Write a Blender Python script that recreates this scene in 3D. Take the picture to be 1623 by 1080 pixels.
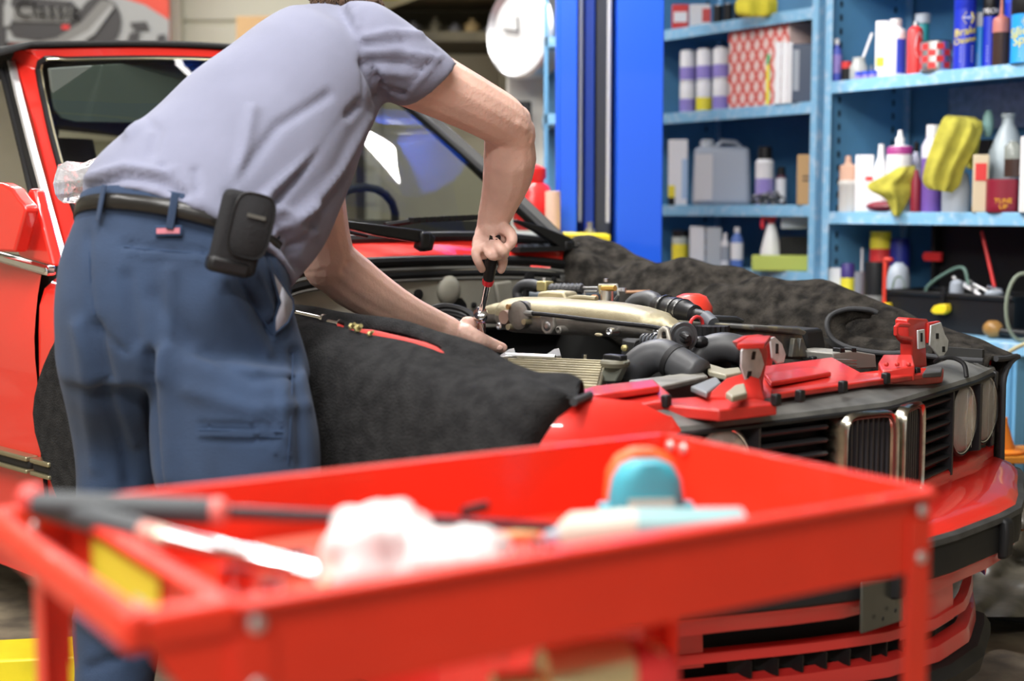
import bpy, bmesh, math, random
import numpy as np
from mathutils import Vector, Matrix
random.seed(7); np.random.seed(7)
for o in list(bpy.data.objects): bpy.data.objects.remove(o)
scene = bpy.context.scene
R = math.radians
# ------------------------------------------------------------ camera, world, lights, exposure
FPX = 2254.0; TH = math.atan(210/FPX); CH = 1.07
CT, ST = math.cos(TH), math.sin(TH)
cd = bpy.data.cameras.new('camera'); cam = bpy.data.objects.new('camera', cd); scene.collection.objects.link(cam)
cam.location = (0, 0, CH); cam.rotation_euler = (R(90)-TH, 0, 0)
cd.sensor_width = 36; cd.lens = FPX/1623*36; cd.clip_start = .05; cd.clip_end = 60
cd.dof.use_dof = True; cd.dof.focus_distance = 3.02; cd.dof.aperture_fstop = 2.3
scene.camera = cam
w = bpy.data.worlds.new('World'); scene.world = w; w.use_nodes = True
w.node_tree.nodes['Background'].inputs[0].default_value = (.93, .97, 1, 1)
w.node_tree.nodes['Background'].inputs[1].default_value = .85
scene.view_settings.view_transform = 'Standard'; scene.view_settings.look = 'None'
scene.view_settings.gamma = 1; scene.view_settings.use_curve_mapping = False
scene.view_settings.exposure = .32
def area(name, loc, rot, sx, sy, power, col=(1, .98, .95)):
    l = bpy.data.lights.new(name, 'AREA'); l.shape = 'RECTANGLE'; l.size = sx; l.size_y = sy; l.energy = power; l.color = col
    o = bpy.data.objects.new(name, l); o.location = loc; o.rotation_euler = rot; scene.collection.objects.link(o); return o
area('bay_light', (-.9, .7, 3.42), (0, 0, R(45)), 2.6, .35, 115)
area('camera_bay_light', (-.9, -1.8, 3.4), (R(20), 0, 0), 2.6, .35, 120)
area('side_light', (-2.6, 1.6, 3.2), (0, R(-25), R(10)), .35, 2.6, 60)
area('rear_light', (-.19, 4.625, 2.93), (0, 0, R(22.5)), 1.2, .075, 60)
area('shelf_light', (-.2, 3.3, 3.3), (0, R(-48), R(12)), .35, 2.4, 60)
area('far_light', (-2.3, 6.2, 3.42), (0, 0, 0), 3, .4, 95)

# ------------------------------------------------------------ coordinates
def ray(px, py):
    x = (px-811.5)/FPX; y = -(py-540)/FPX
    return np.array([x, CT+y*ST, -ST+y*CT])
def P(px, py, Y):
    d = ray(px, py); q = d*(Y/d[1]); return Vector((q[0], q[1], q[2]+CH))
def PZ(px, py, z):
    d = ray(px, py); q = d*((z-CH)/d[2]); return Vector((q[0], q[1], z))
CO = np.array([.653, 2.703]); CU = np.array([.70711, -.70711]); CV = np.array([.70711, .70711])
def K(s, l, z):                      # car frame: s back from the nose, l towards the far side
    p = CO-CU*s+CV*l; return Vector((p[0], p[1], z))
def CP(px, py, l=None, s=None):
    d = ray(px, py)
    t = (CO@CV+l)/(d[:2]@CV) if l is not None else (CO@CU-s)/(d[:2]@CU)
    q = d*t; return Vector((q[0], q[1], q[2]+CH))
KU, KV, KZ = Vector((CU[0], CU[1], 0)), Vector((CV[0], CV[1], 0)), Vector((0, 0, 1))
def projn(co):
    x = co[:, 0]; y = co[:, 1]; z = co[:, 2]-CH
    dep = y*CT-z*ST; up = y*ST+z*CT
    return 811.5+FPX*x/dep, 540-FPX*up/dep

# ------------------------------------------------------------ materials
MATS = {}
def mat(name, col, rough=.5, metal=0, coat=0, noise=0, nscale=8, ncol=None, bump=0, bscale=60, spec=.5, emit=None, trans=0, alpha=1, sheen=0, ior=1.45, estr=1, detail=6, nlo=.35, nhi=.65):
    if name in MATS: return MATS[name]
    m = bpy.data.materials.new(name); m.use_nodes = True; nt = m.node_tree; b = nt.nodes['Principled BSDF']
    c = (*col, 1); b.inputs['Base Color'].default_value = c
    b.inputs['Roughness'].default_value = rough; b.inputs['Metallic'].default_value = metal
    b.inputs['Coat Weight'].default_value = coat; b.inputs['Coat Roughness'].default_value = .04
    b.inputs['Specular IOR Level'].default_value = spec; b.inputs['IOR'].default_value = ior
    b.inputs['Transmission Weight'].default_value = trans; b.inputs['Alpha'].default_value = alpha
    b.inputs['Sheen Weight'].default_value = sheen; b.inputs['Sheen Roughness'].default_value = .6
    if emit: b.inputs['Emission Color'].default_value = (*emit, 1); b.inputs['Emission Strength'].default_value = estr
    tc = nt.nodes.new('ShaderNodeTexCoord')
    if noise or ncol:
        n = nt.nodes.new('ShaderNodeTexNoise'); n.inputs['Scale'].default_value = nscale; n.inputs['Detail'].default_value = detail
        nt.links.new(tc.outputs['Object'], n.inputs['Vector'])
        r = nt.nodes.new('ShaderNodeValToRGB'); nt.links.new(n.outputs['Fac'], r.inputs['Fac'])
        r.color_ramp.elements[0].position = nlo; r.color_ramp.elements[1].position = nhi
        if ncol: r.color_ramp.elements[0].color = (*ncol, 1)
        else: r.color_ramp.elements[0].color = tuple(x*(1-noise) for x in col)+(1,)
        r.color_ramp.elements[1].color = c
        nt.links.new(r.outputs['Color'], b.inputs['Base Color'])
    if bump:
        n2 = nt.nodes.new('ShaderNodeTexNoise'); n2.inputs['Scale'].default_value = bscale; n2.inputs['Detail'].default_value = 3
        nt.links.new(tc.outputs['Object'], n2.inputs['Vector'])
        bp = nt.nodes.new('ShaderNodeBump'); bp.inputs['Strength'].default_value = bump; bp.inputs['Distance'].default_value = .004
        nt.links.new(n2.outputs['Fac'], bp.inputs['Height']); nt.links.new(bp.outputs['Normal'], b.inputs['Normal'])
    MATS[name] = m; return m
RED = mat('car_red', (.80, .028, .018), .35, coat=1)
DRED = mat('dusty_red', (.60, .028, .02), .38, coat=.35, noise=.35, nscale=14)
CART = mat('cart_red', (.76, .034, .012), .42, coat=.25, noise=.12, nscale=5)
BLK = mat('black_plastic', (.010, .010, .011), .42, spec=.35)
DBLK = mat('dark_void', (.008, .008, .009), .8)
RUB = mat('black_rubber', (.012, .012, .013), .55, spec=.35)
GPL = mat('dusty_grey_plastic', (.06, .06, .058), .6, noise=.5, nscale=18)
HOSE = mat('dusty_hose', (.055, .057, .062), .45, noise=.35, nscale=14)
CHR = mat('chrome', (.82, .82, .84), .1, metal=1)
OCHR = mat('aged_chrome', (.50, .46, .38), .22, metal=1, noise=.4, nscale=30)
STEEL = mat('steel', (.55, .55, .56), .32, metal=1)
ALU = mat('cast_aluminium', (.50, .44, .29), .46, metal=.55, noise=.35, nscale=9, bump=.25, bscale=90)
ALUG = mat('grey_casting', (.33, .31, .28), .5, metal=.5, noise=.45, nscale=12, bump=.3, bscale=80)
FW = mat('firewall_grey', (.46, .45, .38), .55, noise=.5, nscale=4, ncol=(.28, .27, .23))
FLE = mat('black_fleece', (.030, .030, .031), .95, noise=.6, nscale=38, bump=1, bscale=260, spec=.15, ncol=(.017, .017, .018))
FLE2 = mat('brown_black_fleece', (.042, .037, .031), .95, noise=.6, nscale=30, bump=1, bscale=260, spec=.15, ncol=(.008, .007, .006))
BIND = mat('cover_binding', (.03, .031, .034), .7)
SHIRT = mat('grey_cotton', (.205, .215, .30), .92, noise=.12, nscale=6, bump=.25, bscale=500, sheen=.1)
PANT = mat('navy_twill', (.025, .050, .108), .88, noise=.35, nscale=7, bump=.35, bscale=420, sheen=.05)
PANTD = mat('navy_seam', (.022, .045, .10), .9)
SKIN = mat('skin', (.88, .57, .47), .5, noise=.18, nscale=9, bump=.3, bscale=120)
SKIN.node_tree.nodes['Principled BSDF'].inputs['Subsurface Weight'].default_value = .12
SKIN.node_tree.nodes['Principled BSDF'].inputs['Subsurface Scale'].default_value = .01
HAIR = mat('brown_hair', (.10, .055, .03), .7, noise=.6, nscale=70, bump=1, bscale=120)
LEATH = mat('black_leather', (.016, .015, .014), .3, bump=.3, bscale=40)
NYL = mat('black_nylon', (.016, .016, .018), .75, spec=.3, bump=.6, bscale=400)
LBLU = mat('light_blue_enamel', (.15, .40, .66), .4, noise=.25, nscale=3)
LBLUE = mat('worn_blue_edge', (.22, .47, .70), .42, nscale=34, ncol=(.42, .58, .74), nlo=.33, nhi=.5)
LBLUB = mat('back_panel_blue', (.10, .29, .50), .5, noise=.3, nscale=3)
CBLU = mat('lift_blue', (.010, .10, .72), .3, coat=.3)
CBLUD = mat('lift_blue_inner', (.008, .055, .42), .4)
WHT = mat('white_plastic', (.82, .82, .84), .4)
GWHT = mat('milky_plastic', (.52, .56, .60), .35, trans=.0)
GREY = mat('grey_plastic', (.35, .39, .45), .4)
YEL = mat('yellow_cloth', (.55, .50, .07), .95, noise=.3, nscale=20, bump=.8, bscale=300)
YELP = mat('yellow_paint', (.80, .66, .02), .4, noise=.15, nscale=9)
def flat(n, c, r=.4, **k): return mat(n, c, r, **k)
BLU = flat('label_blue', (.03, .08, .62)); PUR = flat('label_purple', (.30, .24, .62)); CYAN = flat('can_cyan', (.02, .30, .72), .3)
DBLU = flat('can_dark_blue', (.012, .03, .45), .3); LY = flat('label_yellow', (.85, .72, .05)); LR = flat('label_red', (.66, .04, .04))
GRN = flat('label_green', (.08, .42, .15)); TEAL = flat('teal_plastic', (.03, .28, .30)); ORG = flat('orange_plastic', (.75, .22, .02))
CARD = flat('cardboard', (.52, .33, .16), .9); MAR = flat('maroon_plastic', (.22, .012, .03)); SLV = mat('tin', (.7, .7, .7), .3, metal=.9)
TXT = flat('print_white', (.85, .85, .88)); BRN = flat('brown_liquid', (.045, .025, .02), .2); PINK = flat('pink_plastic', (.45, .16, .13), .4)
WOOD = flat('varnished_wood', (.42, .22, .06), .35, noise=.4, nscale=14)
WGREY = flat('wall_paint', (.50, .47, .35), .9, noise=.06); WCREAM = flat('door_cream', (.66, .64, .52), .8)

def thin(name, tint, fres=1.5, rough=.0):
    m = bpy.data.materials.new(name); m.use_nodes = True; nt = m.node_tree; nt.nodes.clear()
    o = nt.nodes.new('ShaderNodeOutputMaterial'); t = nt.nodes.new('ShaderNodeBsdfTransparent'); g = nt.nodes.new('ShaderNodeBsdfGlossy')
    x = nt.nodes.new('ShaderNodeMixShader'); f = nt.nodes.new('ShaderNodeFresnel'); f.inputs['IOR'].default_value = fres
    t.inputs['Color'].default_value = (*tint, 1); g.inputs['Roughness'].default_value = rough
    nt.links.new(f.outputs[0], x.inputs[0]); nt.links.new(t.outputs[0], x.inputs[1]); nt.links.new(g.outputs[0], x.inputs[2]); nt.links.new(x.outputs[0], o.inputs[0])
    MATS[name] = m; return m
# ------------------------------------------------------------ mesh helpers
class M:
    def __init__(s): s.v = []; s.f = []; s.m = []
    def add(s, vs, fs, mi=0):
        b = len(s.v); s.v += [Vector(x) for x in vs]
        for f in fs: s.f.append([b+i for i in f]); s.m.append(mi)
        return s
    def box(s, c, size, ax=None, mi=0, taper=1.0):
        c = Vector(c); ax = ax or (Vector((1, 0, 0)), Vector((0, 1, 0)), Vector((0, 0, 1)))
        vs = []
        for z in (-1, 1):
            t = taper if z > 0 else 1
            for x, y in ((-1, -1), (1, -1), (1, 1), (-1, 1)):
                vs.append(c+ax[0]*(x*size[0]/2*t)+ax[1]*(y*size[1]/2*t)+ax[2]*(z*size[2]/2))
        return s.add(vs, [(3, 2, 1, 0), (4, 5, 6, 7), (0, 1, 5, 4), (1, 2, 6, 5), (2, 3, 7, 6), (3, 0, 4, 7)], mi)
    def prism(s, pts, ext, mi=0):
        n = len(pts); ext = Vector(ext); pts = [Vector(p) for p in pts]
        return s.add(pts+[p+ext for p in pts], [list(range(n))[::-1], list(range(n, 2*n))]+[(i, (i+1) % n, n+(i+1) % n, n+i) for i in range(n)], mi)
    def loft(s, rings, caps=True, mi=0, closed=False):
        n = len(rings[0]); k = len(rings); vs = [p for r in rings for p in r]; fs = []
        for j in range(k if closed else k-1):
            for i in range(n):
                a = j*n+i; b = j*n+(i+1) % n; c = ((j+1) % k)*n+(i+1) % n; d = ((j+1) % k)*n+i
                fs.append((a, b, c, d))
        if caps and not closed: fs += [list(range(n))[::-1], list(range((k-1)*n, k*n))]
        return s.add(vs, fs, mi)
    def tube(s, pts, r, seg=10, caps=True, mi=0, closed=False, sx=1, rib=None):
        pts = [Vector(p) for p in pts]; k = len(pts); rs = r if isinstance(r, (list, tuple)) else [r]*k
        rings = []; up = None
        for i, p in enumerate(pts):
            a = pts[(i-1) % k] if (closed or i > 0) else p; b = pts[(i+1) % k] if (closed or i < k-1) else p
            t = (b-a).normalized()
            if up is None: up = Vector((0, 0, 1)) if abs(t.z) < .9 else Vector((0, 1, 0))
            x = t.cross(up); x = x.normalized() if x.length > 1e-6 else Vector((1, 0, 0)); y = x.cross(t).normalized(); up = y
            rings.append([p+(x*math.cos(q)*sx+y*math.sin(q))*rs[i] for q in [2*math.pi*j/seg for j in range(seg)]])
        return s.loft(rings, caps, mi, closed)
    def lathe(s, prof, o=(0, 0, 0), ax=(0, 0, 1), seg=24, mis=None, x=None, cap=True):
        o = Vector(o); ax = Vector(ax).normalized(); x = Vector(x) if x else (Vector((1, 0, 0)) if abs(ax.x) < .9 else Vector((0, 1, 0)))
        x = (x-ax*x.dot(ax)).normalized(); y = ax.cross(x)
        rings = [[o+ax*h+(x*math.cos(q)+y*math.sin(q))*max(r, 1e-4) for q in [2*math.pi*j/seg for j in range(seg)]] for r, h in prof]
        if mis is None: return s.loft(rings, cap)
        for j in range(len(rings)-1): s.loft([rings[j], rings[j+1]], False, mis[j])
        s.add(rings[0], [list(range(seg))[::-1]], mis[0]); s.add(rings[-1], [list(range(seg))], mis[-1]); return s
    def grid(s, g, mi=0, hole=None, wrap=False):
        n = len(g); m = len(g[0]); fs = []
        for i in range(n-1):
            for j in range(m-1 if not wrap else m):
                if hole and hole(i, j): continue
                fs.append((i*m+j, i*m+(j+1) % m, (i+1)*m+(j+1) % m, (i+1)*m+j))
        return s.add([p for r in g for p in r], fs, mi)
    def ball(s, c, r, seg=14, rings=8, sc=(1, 1, 1), mi=0, ax=None):
        c = Vector(c); ax = ax or (Vector((1, 0, 0)), Vector((0, 1, 0)), Vector((0, 0, 1)))
        rr = []
        for i in range(1, rings):
            a = math.pi*i/rings
            rr.append([c+ax[0]*(r*sc[0]*math.sin(a)*math.cos(q))+ax[1]*(r*sc[1]*math.sin(a)*math.sin(q))-ax[2]*(r*sc[2]*math.cos(a)) for q in [2*math.pi*j/seg for j in range(seg)]])
        return s.loft(rr, True, mi)
ROOT = {}
def link(o): scene.collection.objects.link(o); return o
def build(name, m, mats, parent=None, local=False, angle=40, bevel=0, seg=2, subsurf=0, solid=0, kind=None, base=None):
    mats = mats if isinstance(mats, (list, tuple)) else [mats]
    off = Vector((0, 0, 0))
    if not local:
        if parent is not None: off = ROOT[parent.name]
        else:
            if base is None:
                xs = [v.x for v in m.v]; ys = [v.y for v in m.v]; zs = [v.z for v in m.v]
                base = ((min(xs)+max(xs))/2, (min(ys)+max(ys))/2, min(zs))
            off = Vector(base)
    me = bpy.data.meshes.new(name)
    me.from_pydata([tuple(v-off) for v in m.v], [], m.f); me.validate()
    for k in mats: me.materials.append(k)
    if len(me.polygons) == len(m.m): me.polygons.foreach_set('material_index', m.m)
    bm = bmesh.new(); bm.from_mesh(me); bmesh.ops.recalc_face_normals(bm, faces=bm.faces); bm.to_mesh(me); bm.free()
    me.shade_smooth()
    if angle < 180: me.set_sharp_from_angle(angle=R(angle))
    o = bpy.data.objects.new(name, me); link(o)
    if parent is not None: o.parent = parent; ROOT[o.name] = off
    elif not local: o.location = off; ROOT[o.name] = off
    if solid: k = o.modifiers.new('solid', 'SOLIDIFY'); k.thickness = solid; k.offset = 0
    if bevel: k = o.modifiers.new('bevel', 'BEVEL'); k.width = bevel; k.segments = seg; k.limit_method = 'ANGLE'; k.angle_limit = R(35)
    if subsurf: k = o.modifiers.new('sub', 'SUBSURF'); k.levels = subsurf; k.render_levels = subsurf
    if kind: o['kind'] = kind
    return o
def tag(o, label, cat, group=None):
    o['label'] = label; o['category'] = cat
    if group: o['group'] = group
    return o
def thing(name, loc, label, cat, group=None, rz=0):
    o = bpy.data.objects.new(name, None); o.location = loc; o.rotation_euler = (0, 0, rz); o.empty_display_size = .05; link(o)
    ROOT[o.name] = Vector(loc); return tag(o, label, cat, group)
def dup(root, loc, label=None, rz=None):
    r = root.copy(); link(r); r.location = loc
    if rz is not None: r.rotation_euler = (0, 0, rz)
    if label: r['label'] = label
    for ch in list(root.children):
        c = ch.copy(); link(c); c.parent = r
        for g in ch.children:
            d = g.copy(); link(d); d.parent = c
    return r
def evalmesh(o):
    dg = bpy.context.evaluated_depsgraph_get(); return bpy.data.meshes.new_from_object(o.evaluated_get(dg))
def remesh(m, voxel, smooth=4, name='tmp'):
    me = bpy.data.meshes.new(name); me.from_pydata([tuple(v) for v in m.v], [], m.f)
    bm = bmesh.new(); bm.from_mesh(me); bmesh.ops.recalc_face_normals(bm, faces=bm.faces); bm.to_mesh(me); bm.free()
    o = bpy.data.objects.new(name, me); link(o)
    k = o.modifiers.new('r', 'REMESH'); k.mode = 'VOXEL'; k.voxel_size = voxel
    if smooth: k = o.modifiers.new('s', 'SMOOTH'); k.factor = .5; k.iterations = smooth
    me2 = evalmesh(o); bpy.data.objects.remove(o); return me2
def sculpt(me, strokes, noise=None):
    """push the surface along its normal near polylines: (pts_px, width_px, amp_m)"""
    n = len(me.vertices); co = np.empty(n*3); me.vertices.foreach_get('co', co); co = co.reshape(-1, 3)
    no = np.empty(n*3); me.vertices.foreach_get('normal', no); no = no.reshape(-1, 3)
    px, py = projn(co); view = co-np.array([0, 0, CH]); view /= np.linalg.norm(view, axis=1)[:, None]
    face = np.clip(-(no*view).sum(1)*3, 0, 1); d = np.zeros(n)
    for pts, wd, amp in strokes:
        best = np.full(n, 1e9)
        for (x0, y0), (x1, y1) in zip(pts[:-1], pts[1:]):
            L = (x1-x0)**2+(y1-y0)**2; t = np.clip(((px-x0)*(x1-x0)+(py-y0)*(y1-y0))/L, 0, 1)
            best = np.minimum(best, np.hypot(px-x0-t*(x1-x0), py-y0-t*(y1-y0)))
        d += amp*np.exp(-(best/wd)**2)
    co += no*(d*face)[:, None]
    if noise is not None:
        a, f = noise
        q = np.sin(co[:, 0]*f+2*np.sin(co[:, 2]*f*.7))+np.sin(co[:, 2]*f*.9+1.7*np.sin(co[:, 1]*f*.8+1))
        co += no*(q*a)[:, None]
    me.vertices.foreach_set('co', co.ravel()); me.update()
def meobj(name, me, mats, parent=None):
    off = ROOT[parent.name] if parent is not None else Vector((0, 0, 0))
    me.transform(Matrix.Translation(-off)); me.materials.clear()
    for k in (mats if isinstance(mats, list) else [mats]): me.materials.append(k)
    me.shade_smooth(); o = bpy.data.objects.new(name, me); link(o)
    if parent is not None: o.parent = parent
    ROOT[o.name] = off; me.name = name; return o
def text_mesh(txt, size, ext=.0006, bend=None, shear=0):
    cu = bpy.data.curves.new('t', 'FONT'); cu.body = txt; cu.size = size; cu.extrude = ext; cu.align_x = 'CENTER'; cu.align_y = 'CENTER'; cu.shear = shear
    cu.resolution_u = 2
    o = bpy.data.objects.new('t', cu); link(o); me = evalmesh(o); bpy.data.objects.remove(o)
    return me
def lettering(txt, size, mt, parent, to, name='lettering'):
    """to: function (x, y, z) of the flat text -> local position"""
    me = text_mesh(txt, size)
    for v in me.vertices: v.co = Vector(to(v.co.x, v.co.y, v.co.z))
    me.materials.clear(); me.materials.append(mt); me.name = name
    o = bpy.data.objects.new(name, me); link(o)
    if parent is not None: o.parent = parent
    return o
def ring(c, a, b, n=28, e=2.0):
    out = []
    for j in range(n):
        q = 2*math.pi*j/n; cs, sn = math.cos(q), math.sin(q)
        out.append(c+a*(math.copysign(abs(cs)**(2/e), cs))+b*(math.copysign(abs(sn)**(2/e), sn)))
    return out
def spline(pts, n):
    pts = [Vector(p) for p in pts]; out = []
    P_ = [pts[0]*2-pts[1]]+pts+[pts[-1]*2-pts[-2]]
    for i in range(1, len(P_)-2):
        for k in range(n):
            t = k/n; a, b, c, d = P_[i-1], P_[i], P_[i+1], P_[i+2]
            out.append(.5*((2*b)+(c-a)*t+(2*a-5*b+4*c-d)*t*t+(3*b-a-3*c+d)*t**3))
    out.append(pts[-1]); return out
def interp(x, xs, ys): return float(np.interp(x, xs, ys))
# ------------------------------------------------------------ the room
def struct(name, m, mt, **k): o = build(name, m, mt, **k); o['kind'] = 'structure'; return o
FLM = mat('stained_concrete', (.36, .29, .20), .6, noise=.6, nscale=9, ncol=(.15, .12, .09), bump=.5, bscale=30, detail=10)
struct('floor', M().box((0, 1.5, -.05), (11, 15, .1)), FLM)
struct('wall_front', M().box((-4.0, -5.5, 1.8), (3, .1, 3.6)).box((4.0, -5.5, 1.8), (3, .1, 3.6)).box((0, -5.5, 3.05), (5, .1, 1.1)), WGREY)
WX = .22
struct('wall_back', M().box((0, 8.6, 1.8), (11, .1, 3.6)), WGREY)
struct('wall_left', M().box((-5.5, 1.5, 1.8), (.1, 14.2, 3.6)), WGREY)
struct('wall_right', M().box((5.5, 1.5, 1.8), (.1, 14.2, 3.6)), WGREY)
struct('ceiling', M().box((0, 1.5, 3.65), (11, 15, .1)), flat('ceiling_paint', (.40, .39, .35), .9))
# fluorescent fittings
TUBE = mat('lamp_tube', (1, 1, 1), emit=(1, .97, .92), estr=9)
tb = thing('ceiling_light', (-1.0, 2.2, 3.5), 'fluorescent strip light hanging over the open engine bay', 'light')
build('housing', M().box((-1.0, 2.2, 3.54), (.16, 2.4, .06)), flat('fitting_white', (.8, .8, .8)), tb, bevel=.01)
for dx in (-.04, .04): build('tube', M().tube([(-1.0+dx, 1.05, 3.49), (-1.0+dx, 3.35, 3.49)], .016, 10), TUBE, tb)
for lx, ly, lab in ((-2.6, 6.0, 'fluorescent strip light over the back corner of the garage'),):
    dup(tb, (lx, ly, 3.5), lab)
f2 = thing('ceiling_light', (-.19, 4.625, 3.0), 'fluorescent strip light hung below the blue lift crossbeam, mirrored in the windscreen', 'light', rz=R(22.5))
build('housing', M().box((0, 0, 0), (1.24, .14, .05)), MATS['fitting_white'], f2, local=True, bevel=.01)
build('tube', M().tube([(-.58, .0, -.04), (.58, .0, -.04)], .015, 10), TUBE, f2, local=True)
# roller door in the back wall
dr = M().box((0, 0, 0), (1, 1, 1))
door = struct('door_1', M().box(((P(262, 0, 8.5).x+P(600, 0, 8.5).x)/2, 8.52, 1.5), (P(600, 0, 8.5).x-P(262, 0, 8.5).x, .04, 3.0)), WCREAM)
for i in range(14):
    a = P(262, 0, 8.48).x; b = P(600, 0, 8.48).x
    pn = build('panel', M().box(((a+b)/2, 8.49, .11+i*.215), (b-a-.03, .03, .19)), WCREAM, door, bevel=.01)
# post at left of door
struct('trim_1', M().box((P(273, 0, 8.4).x, 8.42, 1.7), (.10, .08, 3.4)), WCREAM)
# banner with a dark racing car
bx0, bx1 = P(4, 0, 8.0).x, P(268, 0, 8.0).x
def bp(px, py, d=0): return P(px, py, 7.95-d)
ban = thing('wall_banner', (P(136, 0, 8).x, 8.0, 1.4), 'red and grey printed wall banner with a dark racing car, top left', 'banner')
BR = flat('banner_red', (.62, .07, .04), .6); BG = flat('banner_grey', (.30, .30, .29), .6); BD = flat('banner_dark', (.045, .042, .042), .6); BM = flat('banner_midgrey', (.17, .165, .155), .6)
build('sheet', M().box((P(136, 0, 8).x, 8.0, 2.40), (bx1-bx0, .03, 1.0)), BR, ban)
def flatpoly(name, pts, mt, par, d, th=.004):
    build(name, M().prism([bp(x, y, d) for x, y in pts], (0, th, 0)), mt, par)
flatpoly('print', [(4, -80), (60, -80), (120, -12), (180, -8), (230, 8), (268, 32), (268, 75), (240, 80), (90, 72), (4, 66)], BG, ban, .01)
flatpoly('print', [(20, -6), (115, 2), (128, 20), (120, 52), (60, 64), (22, 58), (10, 38)], BD, ban, .02)
flatpoly('print', [(6, 6), (20, 10), (22, 22), (16, 40), (6, 42)], BG, ban, .03)
flatpoly('print', [(22, 12), (112, 12), (118, 24), (110, 36), (20, 34)], BM, ban, .03)
cx, cy = 158, 34
flatpoly('print', [(cx+34*math.cos(a/10*math.pi), cy+40*math.sin(a/10*math.pi)) for a in range(20)], BD, ban, .025)
flatpoly('print', [(60, 66), (90, 60), (130, 34), (160, 0), (182, 2), (150, 44), (118, 66), (90, 72)], BM, ban, .035)
flatpoly('print', [(100, 70), (140, 48), (176, 8), (182, 10), (150, 54), (125, 70)], BG, ban, .04)
flatpoly('print', [(205, 36), (232, 34), (236, 46), (212, 46)], BD, ban, .03)
flatpoly('print', [(206, 52), (222, 50), (212, 76), (196, 78)], BD, ban, .03)
flatpoly('print', [(250, 56), (262, 54), (262, 76), (246, 78)], BD, ban, .03)
flatpoly('print', [(98, 40), (110, 40), (110, 46), (98, 46)], LR, ban, .03)
q0 = P(76, 17, 7.9); o_ = ban
lettering('Classic', .13, TXT, ban, lambda x, y, z: Vector((x, 0, y-x*.03))+Vector((q0.x, 7.90, q0.z))-ROOT[ban.name])
build('frame', M().box((P(2, 0, 7.95).x, 7.95, 2.40), (.05, .05, 1.05)), BD, ban)
# high shelf of stored things, beam, box
hs = thing('storage_rack', (P(700, 0, 7.6).x, 7.6, 1.9), 'brown blurred high rack of stored parts beyond the mechanic\'s shoulder', 'rack')
x0, x1 = P(560, 0, 7.6).x, P(800, 0, 7.6).x
z0 = P(0, 76, 7.6).z
DKB = flat('rack_brown', (.10, .085, .05), .8, noise=.5, nscale=5)
build('shelf_board', M().box(((x0+x1)/2, 7.6, z0+.03), (x1-x0, .5, .05)), DKB, hs)
build('back_panel', M().box(((x0+x1)/2, 7.9, z0+.4), (x1-x0, .03, .8)), DKB, hs)
build('shelf_board', M().box(((x0+x1)/2, 7.6, z0+.24), (x1-x0, .5, .03)), flat('rack_tan', (.2, .17, .10), .8), hs)
build('post', M().box((x0, 7.6, z0/2+.4), (.06, .5, z0+.8)), DKB, hs); build('post', M().box((x1, 7.6, z0/2+.4), (.06, .5, z0+.8)), DKB, hs)
for i, (px, wd, h, mt) in enumerate([(655, 26, 20, BD), (690, 18, 26, DKB), (722, 22, 18, BD), (748, 24, 24, flat('rusty_tan', (.22, .15, .06), .7)), (775, 18, 14, BD)]):
    c = P(px, 74, 7.5); wm = wd*7.5/FPX; hm = h*7.5/FPX
    tag(build('stored_part', M().lathe([(wm*.42, 0), (wm*.5, hm*.1), (wm*.5, hm*.7), (wm*.2, hm*.8), (wm*.2, hm)], (c.x, 7.5, z0+.055), seg=14), mt),
        ['dark squat canister at the left end of the high rack', 'slim brown canister second from left on the high rack', 'dark canister in the middle of the high rack', 'rusty tan canister right of the middle on the high rack', 'short dark canister at the right end of the high rack'][i], 'canister')
bm_ = M().box((0, 0, 0), (1, 1, 1)); a, b = P(560, 26, 5.6), P(700, -22, 6.4)
tag(build('ceiling_beam', M().prism([a, b, b+Vector((0, 0, .10)), a+Vector((0, 0, .10))], (.0, .12, 0)), flat('cream_beam', (.62, .55, .30), .6)), 'cream painted beam crossing above the mechanic\'s head', 'beam')
a, b = P(560, -2, 5.6), P(632, -3, 5.9)
tag(build('hanging_strap', M().prism([a, b, b+Vector((0, 0, .06)), a+Vector((0, 0, .06))], (0, .05, 0)), YELP), 'yellow bar along the cream beam above the hair', 'bar')
a = P(395, 78, 7.8)
tag(build('cardboard_box', M().box((a.x+.12, 7.9, a.z+.04), (.36, .3, .26)), CARD, bevel=.006), 'brown cardboard box in front of the cream roller door', 'box')
tag(build('box_stand', M().box((a.x+.02, 7.75, (a.z-.09)/2), (.95, .9, a.z-.09)), GREY, bevel=.01), 'grey cabinet carrying the cardboard box by the roller door', 'cabinet')
c = P(343, 82, 7.4); c.z = P(395, 78, 7.8).z-.088
tag(build('blue_pot', M().lathe([(.05, 0), (.055, .03), (.03, .06)], c, seg=12), BLU), 'small dark blue pot on the cabinet behind the windscreen', 'pot')
# round clock
ck = thing('wall_clock', P(823, 50, 6.0), 'large round white clock with a polished silver rim', 'clock')
n = Vector((-.72, -.69, .0)).normalized(); c = P(823, 50, 6.0)
def disc(prof, mt, name, par, ce, nn, seg=48): return build(name, M().lathe(prof, ce, nn, seg=seg), mt, par)
sd = n.cross(Vector((0, 0, 1))).normalized(); R0 = .185
disc([(R0*.2, -.12), (R0, -.11), (R0*1.04, -.02), (R0*1.06, .0), (R0*.99, .012), (R0*.86, -.01)], mat('brushed_rim', (.8, .8, .82), .35, metal=.8), 'rim', ck, c, n)
disc([(R0*.87, -.02), (R0*.87, -.008)], flat('dial_white', (.66, .66, .66), .5), 'dial', ck, c, n)
for ang, ln in ((R(80), .09), (R(5), .06)):
    dv = sd*math.sin(ang)+Vector((0, 0, 1))*math.cos(ang)
    build('hand', M().box(c+n*.006+dv*ln*.5, (ln, .008, .004), (dv, dv.cross(n), n)), BD, ck)
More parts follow.
